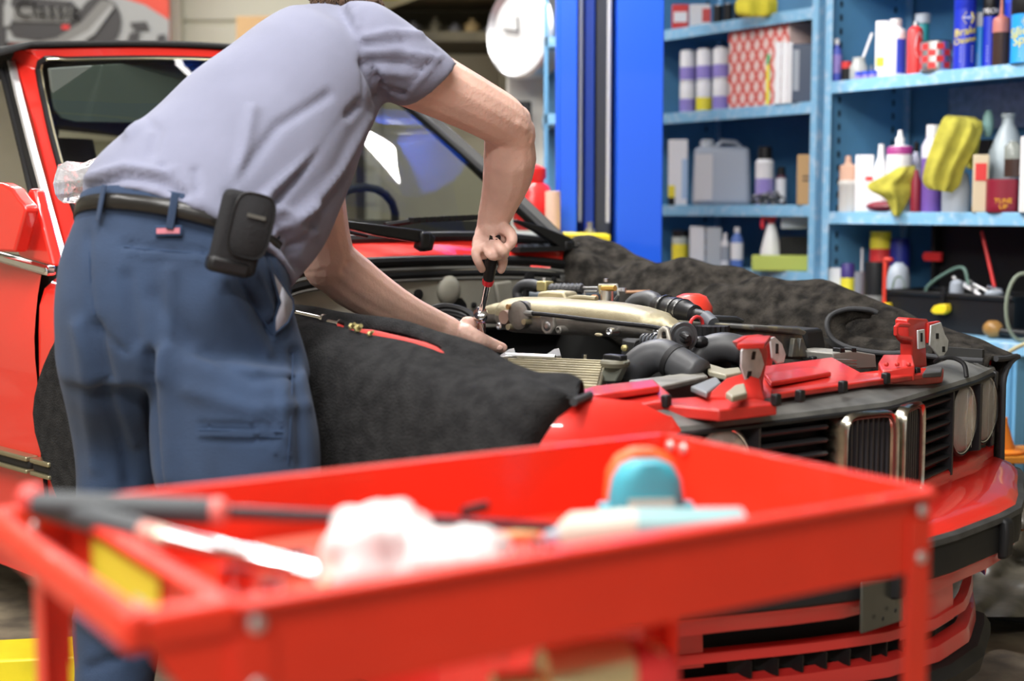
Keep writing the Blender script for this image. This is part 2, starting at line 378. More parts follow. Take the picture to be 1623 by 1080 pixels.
pl = P(832, 130, 6.25)
tag(build('wall_cabinet', M().box((pl.x+.005, 6.35, pl.z/2+.13), (.17, .2, pl.z+.15)), flat('cream_cabinet', (.72, .72, .66), .5), bevel=.012), 'narrow cream cabinet standing below the round clock', 'cabinet')
c = P(833, 185, 6.1)
ph = thing('wall_telephone', c, 'small dark telephone fixed on the cream cabinet', 'telephone')
build('body', M().box(c, (.05, .04, .13)), BLK, ph, bevel=.01); build('handset', M().tube([c+Vector((-.03, -.03, .06)), c+Vector((-.045, -.045, 0)), c+Vector((-.03, -.03, -.06))], .014), BLK, ph)
# red bottle-shaped can and roll beyond the windscreen
c = P(845, 365, 4.9)
tag(build('red_container', M().lathe([(.055, 0), (.07, .02), (.072, .10), (.055, .15), (.035, .165), (.045, .18), (.045, .21), (.01, .225)], c, seg=24), flat('red_plastic', (.75, .03, .03), .25)), 'red rounded plastic container beyond the windscreen', 'container')
tag(build('container_table', M().box((c.x+.01, 4.82, c.z/2-.003), (.17, .2, c.z-.006)), flat('table_grey', (.35, .35, .36), .6), bevel=.01), 'small grey stand carrying the red container', 'stand')
c = P(876, 372, 4.82)
tag(build('paper_roll', M().lathe([(.026, 0), (.026, .145), (.02, .146)], c, seg=20), flat('pale_peach', (.72, .5, .38), .7)), 'pale peach paper roll between red container and blue post', 'roll')

# ------------------------------------------------------------ the lift post
LP = Vector((P(966, 0, 5.0).x, 5.0, 0))
lift = thing('lift_post', LP, 'tall bright blue post of the two-post car lift', 'lift')
def X(px, Y): return (px-811.5)/FPX*Y
def vbox(name, p0, p1, Y, dep, mt, par, z0=0, z1=3.4, bev=.004):
    a, b = X(p0, Y), X(p1, Y)
    return build(name, M().box(((a+b)/2, Y+dep/2, (z0+z1)/2), (b-a, dep, z1-z0)), mt, par, bevel=bev)
vbox('side_column', 976, 1049, 4.92, .30, CBLU, lift)
vbox('front_flange', 886, 914, 4.95, .26, CBLU, lift)
vbox('flange_lip', 880, 887, 4.98, .05, CBLU, lift)
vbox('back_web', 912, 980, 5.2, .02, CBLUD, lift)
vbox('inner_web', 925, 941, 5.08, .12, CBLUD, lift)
vbox('carriage_slot', 943, 967, 5.05, .14, flat('slot_grey', (.035, .038, .045), .5), lift)
vbox('hose_strip', 915, 922, 5.02, .02, flat('hose_grey', (.45, .48, .52), .4), lift, z0=1.02)
build('cable', M().tube([(X(963, 4.98), 4.98, 1.02), (X(965, 4.98), 4.98, 3.4)], .008), flat('cable_grey', (.40, .40, .40), .5), lift)
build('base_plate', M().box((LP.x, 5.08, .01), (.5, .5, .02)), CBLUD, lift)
build('crossbeam', M().box(Vector((-.55, 3.95, 3.30)), (3.9, .34, .16), (Vector((.707, .707, 0)), Vector((-.707, .707, 0)), KZ)), CBLU, lift, bevel=.01)
build('crossbeam_rib', M().box(Vector((-.55, 3.95, 3.215)), (3.9, .03, .012), (Vector((.707, .707, 0)), Vector((-.707, .707, 0)), KZ)), flat('rib_pale', (.45, .5, .55), .4), lift)
arm = thing('hoist_bracket', P(930, 400, 4.75), 'yellow lift arm bracket at the foot of the blue post', 'lift arm')
build('bracket', M().prism([P(893, 369, 4.72), P(968, 372, 4.72), P(966, 420, 4.72), P(925, 428, 4.72), P(897, 392, 4.72)], (0, .2, 0)), YELP, arm, bevel=.006)
build('bolt', M().lathe([(.018, 0), (.018, .02), (.01, .022), (.01, .045)], P(935, 373, 4.8), seg=12), STEEL, arm)
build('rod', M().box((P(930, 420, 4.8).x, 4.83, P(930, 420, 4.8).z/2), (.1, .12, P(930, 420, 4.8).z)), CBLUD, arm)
# low yellow lift arm at bottom left
al = thing('hoist_beam', P(40, 1080, 3.25), 'yellow lift arm low on the floor at bottom left', 'lift arm')
za = PZ(60, 1018, .11)
a0, a1 = PZ(-60, 1050, .11), PZ(135, 1040, .11)
build('arm_beam', M().prism([a0, a1, a1-Vector((0, 0, .10)), a0-Vector((0, 0, .10))], (.02, .16, 0)), YELP, al, bevel=.006)
build('arm_flange', M().prism([a0+Vector((0, -.02, -.09)), a1+Vector((0, -.02, -.09)), a1+Vector((0, -.02, -.10)), a0+Vector((0, -.02, -.10))], (.02, .2, 0)), YELP, al)

# light-blue rack seen end-on behind the lift post
rk = thing('shelving_unit', (X(874, 5.9), 5.9, 0), 'light blue shelving seen end-on left of the lift post', 'shelf')
vbox('upright', 862, 868, 5.75, .03, LBLU, rk, z1=2.3, bev=.002); vbox('upright', 884, 890, 5.85, .03, LBLU, rk, z1=2.3, bev=.002)
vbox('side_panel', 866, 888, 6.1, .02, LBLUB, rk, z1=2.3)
for py in (68, 190): 
    z = P(0, py, 5.8).z; build('shelf_board', M().box((X(875, 5.85), 5.92, z), (X(891, 5.85)-X(862, 5.85), .34, .04)), LBLUE, rk)
vbox('side_plate', 862, 874, 5.78, .015, LBLU, rk, z1=1.15)

# ------------------------------------------------------------ right-hand shelving
ST_ = Vector((-.563, .827, 0)).normalized(); SI = Vector((.827, .563, 0)).normalized()   # along the front (away), inwards
SB = Vector((.2167*5.3, 5.3, 0))
def SX(px, inset=0.0):               # distance along the front line (towards far = +) for a pixel column, at an inset
    d = ray(px, 330); o = SB+SI*inset
    # o + k*ST_ = t*d
    A = np.array([[ST_.x, -d[0]], [ST_.y, -d[1]]]); k, t = np.linalg.solve(A, [-o.x, -o.y]); return k, t*d[1]
def SP(px, inset, z): k, Y = SX(px, inset); p = SB+SI*inset+ST_*k; return Vector((p.x, p.y, z)), Y
zL = [1.812, 1.466, 1.082, .83]; zR = [1.532, 1.056]; ZC = .652
W = .92; DP = .45; AX = (ST_, SI, KZ)
def bay(k0, k1, zs, label, ztop=2.3, bottom=True):
    c = SB+ST_*((k0+k1)/2)+SI*(DP/2)
    b = thing('shelving_unit', (c.x, c.y, 0), label, 'shelf')
    def bx(name, k, ins, z, sz, mt, bev=.002): return build(name, M().box(SB+ST_*k+SI*ins+KZ*z, sz, AX), mt, b, bevel=bev)
    for k, sgn in ((k0, 1), (k1, -1)):
        bx('side_panel', k+sgn*.004, DP/2, ztop/2, (.006, DP, ztop), LBLU)
        for ins in (.0, DP-.02): 
            up = bx('upright', k+sgn*.018, ins+.002, ztop/2, (.036, .004, ztop), LBLUE)
            bx('upright', k+sgn*.002, ins+.018, ztop/2, (.004, .036, ztop), LBLUE)
        for j in range(int((ztop-.6)/.05)):                      # slotted holes
            bx('slot', k+sgn*.0085, .075, .62+j*.05, (.003, .010, .022), DBLK, 0)
            bx('slot', k+sgn*.0085, DP-.08, .62+j*.05, (.003, .010, .022), DBLK, 0)
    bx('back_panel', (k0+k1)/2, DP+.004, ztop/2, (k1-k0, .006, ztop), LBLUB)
    for z in zs:
        bx('shelf_board', (k0+k1)/2, DP/2, z-.004, (k1-k0-.02, DP-.01, .006), LBLU)
        bx('shelf_edge', (k0+k1)/2, .004, z-.022, (k1-k0-.012, .006, .044), LBLUE)
    return b
bayL = bay(.03, .03+1.03, zL, 'far light blue steel shelving bay beside the lift post')
bayR = bay(-.93, .0, zR+[1.95], 'near light blue steel shelving bay above the workbench top')
# counter under the right bay
cnt = thing('workbench', (SB-ST_*.5+SI*.2).to_tuple(), 'blue steel bench top carrying the black toolbox, right edge', 'workbench')
build('bench_top', M().box(SB-ST_*.52+SI*.14+KZ*(ZC-.02), (1.04, .62, .04), AX), LBLUE, cnt, bevel=.004)
build('side_panel', M().box(SB-ST_*.96+SI*.14+KZ*(ZC/2-.02), (.01, .6, ZC-.04), AX), LBLUB, cnt)
for j in range(11): build('slot', M().box(SB-ST_*.967-SI*.06+KZ*(.2+j*.04), (.003, .012, .022), AX), DBLK, cnt)
for ins in (-.13, .4): build('leg', M().box(SB-ST_*.955+SI*ins+KZ*(ZC/2-.02), (.05, .05, ZC-.04), AX), LBLU, cnt); build('leg', M().box(SB-ST_*.08+SI*ins+KZ*(ZC/2-.02), (.05, .05, ZC-.04), AX), LBLU, cnt)
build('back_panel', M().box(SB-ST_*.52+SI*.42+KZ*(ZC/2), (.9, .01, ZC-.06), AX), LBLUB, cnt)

YAW = math.atan2(ST_.y, ST_.x)      # local x = along the front away
def place(px, py_b, py_t, wpx, inset, z):
    p, Y = SP(px, inset, z); return p, wpx*Y/FPX, (py_b-py_t)*Y/FPX
def face_rot(p): return math.atan2(-p.x, p.y)*-1
def bottle(name, px, wpx, top, bot, z, inset, prof, mats, mis, label, cat, group=None, seg=20, parts=()):
    """prof: list of (r 0..1, h 0..1)"""
    p, wm, hm = place(px, bot, top, wpx, inset, z)
    t = thing(name, p, label, cat, group, rz=math.atan2(p.y, p.x)-math.pi/2)
    names = ('body', 'cap', 'label_band', 'stripe', 'print')
    used = sorted(set(mis)); r = wm/2
    for u in used:
        m = M(); seg_pts = []
        for j, mi in enumerate(mis):
            if mi == u: seg_pts.append(j)
        # contiguous runs
        runs = []; 
        for j in seg_pts:
            if runs and runs[-1][-1] == j-1: runs[-1].append(j)
            else: runs.append([j])
        if u == 0 and len(runs) > 1:
            m.lathe([(a*r*.985, b*hm) for a, b in prof[runs[0][0]:runs[-1][-1]+2]], (0, 0, 0), seg=seg); runs = []
        for run in runs:
            pr = [(prof[k][0]*r, prof[k][1]*hm) for k in range(run[0], run[-1]+2)]
            m.lathe(pr, (0, 0, 0), seg=seg)
        build(names[u] if u < len(names) else 'band', m, mats[u], t, local=True, angle=50)
    t['r'] = r; t['h'] = hm
    return t
def carton(name, px, wpx, top, bot, z, inset, mt, label, cat, group=None, dep=None, yaw=0, lab=None):
    p, wm, hm = place(px, bot, top, wpx, inset, z)
    t = thing(name, p, label, cat, group, rz=math.atan2(p.y, p.x)-math.pi/2+yaw)
    d = dep or wm*.7
    build('body', M().box((0, 0, hm/2), (wm, d, hm)), mt, t, local=True, bevel=min(.004, wm*.06))
    for (x0, x1, h0, h1, m2, nm) in (lab or []):
        build(nm, M().box(((x0+x1)/2*wm-wm/2, -d/2-.001, (h0+h1)/2*hm), ((x1-x0)*wm, .002, (h1-h0)*hm)), m2, t, local=True)
    return t
def wrap(t, r, h0, slant=0, shear=0):
    def f(x, y, z):
        a = x/r; return Vector((math.sin(a)*(r+.0012+z), -math.cos(a)*(r+.0012+z), h0+y+x*slant))
    return f
SPRAY = [(1, 0), (1, .03), (.96, .05), (.96, .70), (1, .72), (.75, .78), (.75, .79), (.72, .98), (.5, 1)]
JUGP = [(.92, 0), (1, .05), (1, .62), (.75, .76), (.30, .88), (.30, .9), (.36, .905), (.36, .99), (.3, 1)]
BOT = [(.9, 0), (1, .04), (1, .20), (1, .62), (.9, .72), (.45, .84), (.45, .86), (.48, .87), (.46, .99), (.3, 1)]
BMI = [0, 0, 2, 0, 0, 0, 1, 1, 1]
CAN = [(.97, 0), (1, .02), (1, .2), (1, .8), (1, .96), (.94, .97), (.94, 1), (.85, 1), (.85, .97)]
zA, zB, zC_, zD = zL
LS = 'on the second shelf of the far bay'
# top shelf, far bay
carton('carton', 1075, 26, -12, 27, zA, .06, LR, 'red and white carton at the left end of the top shelf', 'box', lab=[(.1, .9, .3, .7, WHT, 'label_band')])
carton('carton', 1106, 32, -10, 24, zA, .06, WHT, 'white carton with red corner on the top shelf', 'box', lab=[(.6, 1, .2, .8, LR, 'label_band')])
for i, px in enumerate((1134, 1150, 1166)):
    bottle('canister', px, 15, -12, 18, zA, .07, CAN, [BLK, SLV], [0, 0, 0, 0, 0, 1, 1, 1], ['first dark canister beside the white carton on the top shelf', 'middle of three dark canisters on the top shelf', 'dark canister nearest the yellow gloves on the top shelf'][i], 'canister', 'dark canisters on the top shelf')
# second shelf: six white cans, two high
P6 = [(.95, 0), (1, .03), (1, .1), (1, .52), (1, .94), (.94, .97), (.94, 1)]
for i, px in enumerate((1088, 1114, 1140)):
    for j in range(2):
        lv = ['lower', 'upper'][j]; pos = ['left', 'middle', 'right'][i]
        p, wm, hm = place(px, 165-j*49, 116-j*49, 25, .09, zB)
        t = thing('paint_can', p+KZ*(j*hm), f'white can with purple band, {lv} row, {pos} of the stack', 'can', 'white and purple cans on the second shelf', rz=math.atan2(p.y, p.x)-math.pi/2)
        build('body', M().lathe([(a*wm/2, b*hm) for a, b in P6]), WHT, t, local=True)
        build('label_band', M().lathe([(wm/2+.0008, hm*.06), (wm/2+.0008, hm*.46)]), LY if (i == 1 and j == 0) else PUR, t, local=True)
        build('lid', M().lathe([(wm/2*.96, hm*.965), (wm/2*.96, hm*.99), (wm/2*.8, hm*.992)]), SLV, t, local=True)
# big lattice box
p, Yb = SP(1152, .03, zB); p2, _ = SP(1246, .03, zB)
lb = thing('patterned_box', (p+p2)/2, 'large red and white lattice-patterned box on the second shelf', 'box')
hb = 130*5.5/FPX; wv = (p2-p).length
LAT = flat('lattice_red', (.70, .11, .09), .6)
c0 = (p+p2)/2+SI*.12
build('body', M().box(c0+KZ*hb/2, (wv, .24, hb), AX), flat('lattice_white', (.80, .60, .56), .6), lb, bevel=.003)
fc = (p+p2)/2-SI*.0015
nn = 6
mm = M()
for d in (-1, 1):
    for i in range(-9, 12):
        x = -wv/2+i*.05
        a = [x, 0]; b = [x+hb*.62, hb] if d > 0 else [x+hb*.62, 0]
        if d < 0: a = [x, hb]
        # clip in x
        (xa, za), (xb, zb) = a, b
        lo, hi = -wv/2, wv/2
        if xb <= lo or xa >= hi: continue
        if xa < lo: za += (zb-za)*(lo-xa)/(xb-xa); xa = lo
        if xb > hi: zb = za+(zb-za)*(hi-xa)/(xb-xa); xb = hi
        A_ = fc+ST_*xa+KZ*za; B_ = fc+ST_*xb+KZ*zb; dv = (B_-A_)
        if dv.length < .01: continue
        mm.box((A_+B_)/2, (dv.length, .0015, .011), (dv.normalized(), SI, dv.normalized().cross(SI)))
build('lattice_print', mm, LAT, lb)
carton('slim_box', 1218, 14, 76, 155, zB, .04, GRN, 'slim green and yellow box beside the white books', 'box', lab=[(0, .35, .0, .8, LY, 'label_band')])
for i, (px, wd) in enumerate(((1229, 9), (1239, 9), (1248, 8))):
    carton('white_book', px, wd, 57+i, 152, zB, .035, WHT, ['first white booklet, beside the slim green box', 'middle of the three white booklets', 'third white booklet, against the dark box'][i], 'book', 'white booklets on the second shelf', dep=.12)
carton('dark_box', 1270, 36, 60, 150, zB, .05, flat('navy_box', (.05, .075, .13), .3), 'glossy dark navy box beside the white booklets', 'box', dep=.1, lab=[(.05, .3, .2, .9, GREY, 'painted_sheen')])  # grey strip paints a sheen onto the box front
carton('carton', 1259, 20, 28, 56, zB+.27, .20, LY, 'small yellow box at the back of the second shelf', 'box')
# third shelf
carton('jug', 1074, 30, 210, 312, zC_, .06, WHT, 'white jug with yellow and black base label', 'jug', dep=.1, lab=[(.0, .35, .12, .3, LY, 'label_band'), (0, .35, 0, .12, BLK, 'stripe'), (.7, 1, .1, .7, flat('pale_blue', (.4, .55, .75)), 'print')])
p, wm, hm = place(1143, 308, 205, 92, .12, zC_)
jg = thing('oil_jug', p, 'large grey translucent oil jug on the third shelf', 'jug', rz=math.atan2(p.y, p.x)-math.pi/2)
build('body', M().box((0, 0, hm*.44), (wm, .14, hm*.88), taper=.92), flat('jug_grey', (.40, .45, .53), .4), jg, local=True, bevel=.02, seg=3)
build('cap', M().lathe([(.028, hm*.86), (.03, hm*.97), (.02, hm)], (-wm*.25, 0, 0), seg=16), GWHT, jg, local=True)
build('handle', M().tube([(-wm*.12, 0, hm*.86), (0, 0, hm*.97), (wm*.22, 0, hm*.95), (wm*.34, 0, hm*.85)], .012), GREY, jg, local=True)
build('front_label', M().box((-wm*.30, -.072, hm*.42), (wm*.3, .004, hm*.7)), flat('label_pale', (.66, .66, .68), .5), jg, local=True)
t = bottle('spray_can', 1211, 30, 213, 305, zC_, .10, SPRAY, [WHT, BLK, PUR], [2, 0, 0, 0, 0, 1, 1, 1], 'white aerosol with black cap and lilac label on the third shelf', 'spray can')
build('label_band', M().lathe([(t['r']*.965, t['h']*.1), (t['r']*.965, t['h']*.45)]), PUR, t, local=True)
bottle('spray_can', 1237, 18, 240, 300, zC_, .16, SPRAY, [flat('dark_wine', (.10, .03, .06)), BLK, WHT], [0, 0, 2, 0, 0, 1, 1, 1], 'dark wine-red aerosol right of the white one', 'spray can')
p, wm, hm = place(1213, 310, 286, 52, .05, zC_)
mm = M()
for i in range(14):
    a = random.random()*6.3; c = p+ST_*(random.uniform(-.5, .5)*wm)+SI*random.uniform(-.02, .03)+KZ*(.012+random.random()*.03)
    mm.tube([c+Vector((math.cos(b)*.018, math.sin(b)*.012, math.sin(b+a)*.014)) for b in [k*math.pi/5 for k in range(10)]], .004, 6, closed=True)
tag(build('chain', mm, mat('dull_steel', (.2, .2, .21), .4, metal=.7)), 'tangled dull steel chain in front of the aerosols on the third shelf', 'chain')
carton('cardboard_box', 1277, 28, 235, 313, zC_, .05, CARD, 'small upright cardboard box at the right end of the third shelf', 'box', dep=.12, lab=[(.3, .8, .55, .58, BD, 'print'), (.3, .8, .47, .5, BD, 'print')])
# fourth shelf
bottle('jar', 1079, 26, 373, 428, zD, .06, [(1, 0), (1, .6), (1, .72), (1, .8), (1, 1), (.9, 1)], [flat('pale_jar', (.5, .55, .5)), BLK, LY], [2, 0, 0, 1, 1], 'jar with black lid at the left of the lowest far shelf', 'jar')
for i, px in enumerate((1106, 1132)):
    carton('oil_bottle', px, 24, 370, 432, zD, .06, GWHT if i else WHT, ['white oil bottle beside the black-lidded jar', 'milky oil bottle second from the black-lidded jar'][i], 'bottle')
bottle('squeeze_bottle', 1150, 14, 376, 430, zD, .05, BOT, [WHT, WHT, GREY], BMI, 'slim white bottle left of the blue squeeze bottle', 'bottle')
bottle('squeeze_bottle', 1169, 20, 364, 428, zD, .06, BOT, [flat('mid_blue', (.12, .22, .60)), WHT, WHT], BMI, 'small blue bottle with white nozzle on the lowest far shelf', 'bottle')
t = bottle('spray_bottle', 1223, 36, 352, 428, zD, .06, [(.9, 0), (1, .1), (.9, .4), (.45, .85), (.3, .95), (.3, 1)], [WHT, LR, WHT], [0, 0, 0, 0, 1], 'white trigger spray bottle with red head', 'spray bottle')
h = t['h']; build('trigger', M().box((-.01, 0, h*1.10), (.06, .025, .03)).box((-.035, 0, h*1.03), (.014, .02, .07)), flat('trigger_red', (.75, .03, .05)), t, local=True, bevel=.004)
carton('white_box', 1262, 46, 336, 366, zD+.16, .12, flat('soft_white', (.6, .66, .74)), 'pale box standing at the right of the lowest far shelf', 'box')
carton('box_riser', 1262, 50, 366, 418, zD, .14, DBLK, 'dark crate under the pale box', 'crate')
carton('tray', 1240, 92, 408, 432, zD, .02, flat('lime_plastic', (.5, .58, .12)), 'lime green plastic tray on the lowest far shelf', 'tray', dep=.10)
p, Y = SP(1170, .2, zD)
carton('grey_bin', 1245, 90, 425, 470, .60, -.15, flat('bin_grey', (.16, .18, .2), .5), 'grey bin standing before the far shelving bay', 'bin', dep=.2)
carton('bin_stand', 1245, 95, 470, 700, .02, -.15, flat('stand_dark', (.06, .07, .08), .5), 'dark stand under the grey bin', 'stand', dep=.22)

# right bay, upper shelf
u, v_ = zR
def yb(px, base0=(1313, 128), base1=(1623, 98)):     # front edge height in pixels of the upper shelf
    return base0[1]+(px-base0[0])*(base1[1]-base0[1])/(base1[0]-base0[0])
def up(px, top): return dict(top=top, bot=yb(px))
bottle('squeeze_bottle', 1321, 17, 57, 124, u, .04, BOT, [flat('ink_blue', (.08, .12, .55)), WHT, PUR], BMI, 'small purple-blue bottle with white nozzle at shelf left end', 'bottle')
bottle('jar', 1337, 16, 92, 122, u, .04, [(1, 0), (1, .6), (1, .65), (1, 1), (.8, 1)], [BLK, LR], [0, 0, 1, 1], 'small black jar with red lid', 'jar')
t = bottle('brush_jar', 1356, 28, 84, 121, u, .05, [(.9, 0), (1, .1), (1, .55), (.7, .75), (.7, .95)], [flat('glass_grey', (.4, .42, .42), .15), SLV], [0, 0, 0, 0], 'glass jar with a white brush handle leaning out', 'jar')
build('brush_handle', M().tube([(0, 0, t['h']*.5), (.02, 0, t['h']*1.1), (.045, 0, t['h']*1.95)], .005), WHT, t, local=True)
for i, px in enumerate((1357, 1368, 1379)):
    bottle('tape_roll', px, 12, 108, 119, u, .015, [(1, 0), (1, .5), (1, 1), (.5, 1), (.5, .6)], [BLU, WHT, PUR], [2, 0, 1, 1], ['blue tape roll in front of the brush jar', 'middle blue tape roll of the three', 'blue tape roll nearest the white jug'][i], 'tape', 'small blue tape rolls')
bottle('small_part', 1376, 10, 86, 106, u+.01, .10, [(1, 0), (1, .5), (.4, .7), (.4, 1)], [GREY], [0, 0, 0], 'small grey nozzle standing behind the tape rolls', 'nozzle')
carton('jug', 1392, 20, 26, 113, u, .06, WHT, 'tall white jug with yellow sticker on the upper near shelf', 'jug', dep=.07, lab=[(.1, .7, .2, .36, LY, 'label_band')])
t = bottle('bottle', 1413, 34, 22, 110, u, .04, [(.95, 0), (1, .03), (1, .1), (1, .66), (.98, .70), (.9, .8), (.5, .86), (.5, .88), (.55, .89), (.55, 1), (.4, 1)], [WHT, WHT], [0]*7+[1]*3, 'white bottle with blue stripe and white screw cap', 'bottle')
m = M(); r_ = t['r']*1.006
g = [[Vector((math.sin(a)*r_, -math.cos(a)*r_, hh*t['h'])) for hh in (.04, .64)] for a in [.1+k*.11 for k in range(10)]]
build('label_band', m.grid(g), BLU, t, local=True)
t = bottle('bottle', 1444, 24, 26, 108, u, .05, [(1, 0), (1, .05), (1, .8), (.8, .88), (.35, .92), (.35, 1)], [LR, SLV], [0, 0, 0, 0, 1], 'red bottle with white oval label', 'bottle')
m = M(); r_ = t['r']*1.01
m.add([Vector((math.sin(.5+.55*math.cos(q))*r_, -math.cos(.5+.55*math.cos(q))*r_, t['h']*(.55+.24*math.sin(q)))) for q in [k*math.pi/8 for k in range(16)]], [list(range(16))])
build('label_band', m, WHT, t, local=True)
bottle('grease_tube', 1455, 22, 8, 60, u+.11, .2, [(.9, 0), (.9, .7), (1.1, .72), (1.1, 1), (.9, 1)], [TEAL, GREY], [0, 0, 1, 1], 'teal tube with grey cap behind the red bottle', 'tube')
carton('tube_riser', 1455, 24, 60, 112, u, .2, LBLUB, 'blue box under the teal tube', 'box')
t = bottle('tin_can', 1477, 48, 56, 104, u, .04, CAN, [SLV, BLK], [0, 0, 0, 0, 0, 1, 1, 1], 'round tin with red and silver checkered label', 'can')
m = M(); r_ = t['r']*1.008
for i in range(12):
    for j in range(4):
        if (i+j) % 2: 
            a0 = i*math.pi/6; hh = [.1+.2*j, .1+.2*(j+1)]
            m.add([Vector((math.sin(a)*r_, -math.cos(a)*r_, z*t['h'])) for a, z in ((a0, hh[0]), (a0+.26, hh[0]), (a0+.52, hh[0]), (a0+.52, hh[1]), (a0+.26, hh[1]), (a0, hh[1]))], [(0, 1, 2, 3, 4, 5)])
build('label_band', m, LR, t, local=True)
def aerosol(px, wd, top, mt, capm, label, logo=True, words=(), inset=.04, wcol=LY, arrow=False, tz=.05):
    t = bottle('spray_can', px, wd, top, yb(px), u, inset, [(1, 0), (1, .02), (.97, .04), (.97, .76), (1, .77), (1, 1.0), (.9, 1.01)], [mt, capm], [0, 0, 0, 1, 1, 1], label, 'spray can')
    r, h = t['r']*.97, t['h']
    if logo:
        m = M(); hx = r*.62; a0 = .35
        m.add([Vector((math.sin(a0+hx*math.cos(q)/r)*(r+.001), -math.cos(a0+hx*math.cos(q)/r)*(r+.001), h*.64+hx*math.sin(q))) for q in [k*math.pi/3 for k in range(6)]], [list(range(6))])
        build('logo_hexagon', m, LY, t, local=True)
        m = M(); hx *= .6
        m.add([Vector((math.sin(a0+hx*math.cos(q)/r)*(r+.002), -math.cos(a0+hx*math.cos(q)/r)*(r+.002), h*.64+hx*math.sin(q))) for q in [k*math.pi/3 for k in range(6)]], [list(range(6))])
        build('logo_centre', m, BLU, t, local=True)
        f = wrap(t, r+.0015, h*.64); lettering('NAPA', r*.36, TXT, t, lambda x, y, z: f(x+a0*r, y, z))
    for wtxt, sz, hh in words:
        f = wrap(t, r, h*hh, slant=.18); lettering(wtxt, sz, wcol, t, lambda x, y, z, f=f: f(x+.15*r, y, z))
    for k in range(5):
        f = wrap(t, r, h*(.10+.045*k)); m = M().box((.2*r, 0, 0), (r*1.2, h*.012, .0005)); m.v = [f(v.x, v.y, v.z) for v in m.v]
        build('print', m, TXT, t, local=True)
    return t
aerosol(1521, 34, -14, DBLU, DBLU, 'dark blue aerosol with yellow hexagon logo beside the round tin', words=(('Brake', .036, .47), ('Cleaner', .028, .36)))
aerosol(1545, 22, 18, CYAN, GWHT, 'light blue slim aerosol with cream nozzle', logo=False, inset=.10)
t = aerosol(1561, 24, -18, DBLU, BLK, 'dark blue and black aerosol with white heading', logo=False, inset=.09)
build('label_band', M().lathe([(t['r']*.99, t['h']*.66), (t['r']*.99, t['h']*.78)]), BLK, t, local=True)
f = wrap(t, t['r'], t['h']*.72); lettering('TECH', .022, TXT, t, lambda x, y, z: f(x, y, z))
t = bottle('oil_bottle', 1578, 26, 12, 97, u, .03, [(1, 0), (1, .05), (1, .6), (1, .8), (.95, .84), (.9, .86), (.25, .92), (.12, 1.25)], [BRN, PINK, BRN], [0, 0, 1, 1, 1, 1, 1], 'clear bottle of brown liquid with pointed nozzle', 'bottle')
aerosol(1593, 20, -30, DBLU, BLU, 'dark blue aerosol behind the brown liquid bottle', logo=False, inset=.12)
aerosol(1616, 44, 0, CYAN, BLK, 'bright blue silicone aerosol at the right edge of the shelf', words=(('Silicone', .040, .50), ('Spray', .042, .36)), inset=.03)
# right bay middle shelf
y2 = 336
bottle('canister', 1343, 28, 250, y2-6, v_, .05, [(.95, 0), (1, .05), (1, .5), (1.08, .52), (1.08, .6), (.95, .62), (.95, .9), (.4, .95), (.3, 1.1)], [flat('pale_grey', (.6, .58, .55)), flat('peach', (.72, .45, .33))], [0, 0, 0, 0, 0, 1, 1, 1], 'pale canister with peach upper half at the left shelf end', 'canister')
carton('white_carton', 1369, 28, 237, y2-10, v_, .06, WHT, 'white carton with red mark beside the peach canister', 'box', dep=.07, lab=[(.55, .95, .55, .62, LR, 'label_band')])
bottle('squeeze_bottle', 1379, 16, 226, y2-20, v_, .14, BOT, [BLK, BLK, BLK], BMI, 'black-capped bottle behind the white carton', 'bottle')
t = bottle('squeeze_bottle', 1395, 22, 218, y2-12, v_, .07, [(1, 0), (1, .6), (.7, .75), (.5, .8), (.4, 1)], [WHT, WHT], [0, 0, 0, 0], 'tall narrow white bottle with red mark', 'bottle')
build('label_band', M().lathe([(t['r']*1.01, t['h']*.38), (t['r']*1.01, t['h']*.43)]), LR, t, local=True)
t = bottle('bottle', 1424, 40, 200, y2-8, v_, .06, [(.95, 0), (1, .03), (1, .70), (1, .78), (.9, .80), (.35, .82), (.35, .9), (.2, .93), (.15, 1)], [WHT, WHT, flat('magenta', (.35, .04, .22))], [0, 0, 2, 2, 1, 1, 1, 1], 'white bottle with magenta shoulder and pointed white cap', 'bottle')
for k in range(7):
    f = wrap(t, t['r'], t['h']*(.25+.06*k)); m = M().box((0, 0, 0), (t['r']*1.1, t['h']*.01, .0005)); m.v = [f(q.x, q.y, q.z) for q in m.v]; build('print', m, GREY, t, local=True)
bottle('bottle', 1450, 18, 208, y2-18, v_, .16, BOT, [flat('lilac_grey', (.5, .5, .62)), BLK, WHT], BMI, 'lilac-grey bottle with black pump cap', 'bottle')
t = bottle('bottle', 1476, 34, 194, y2-6, v_, .07, [(1, 0), (1, .6), (1, .75), (.6, .85), (.6, .86), (.62, .87), (.6, 1), (.3, 1)], [flat('deep_violet', (.16, .08, .34)), WHT, WHT], [0, 0, 0, 0, 1, 1, 1], 'violet-labelled bottle with round white cap behind the draped cloth', 'bottle')
build('shoulder', M().lathe([(t['r']*1.01, t['h']*.62), (t['r']*1.01, t['h']*.76), (t['r']*.62, t['h']*.855)]), flat('pale_lilac', (.6, .58, .68)), t, local=True)
bottle('bottle', 1515, 44, 268, y2-6, v_, .05, [(1, 0), (1, .6), (.8, .9), (.7, 1)], [GREY, GREY], [0, 0, 0], 'grey bottle under the long yellow cloth', 'bottle')
t = carton('syrup_bottle', 1553, 24, 240, y2-6, v_, .03, flat('kraft_white', (.62, .52, .36)), 'pale kraft carton with red flash', 'box', dep=.06, lab=[(.15, .85, .55, .85, LR, 'label_band')])
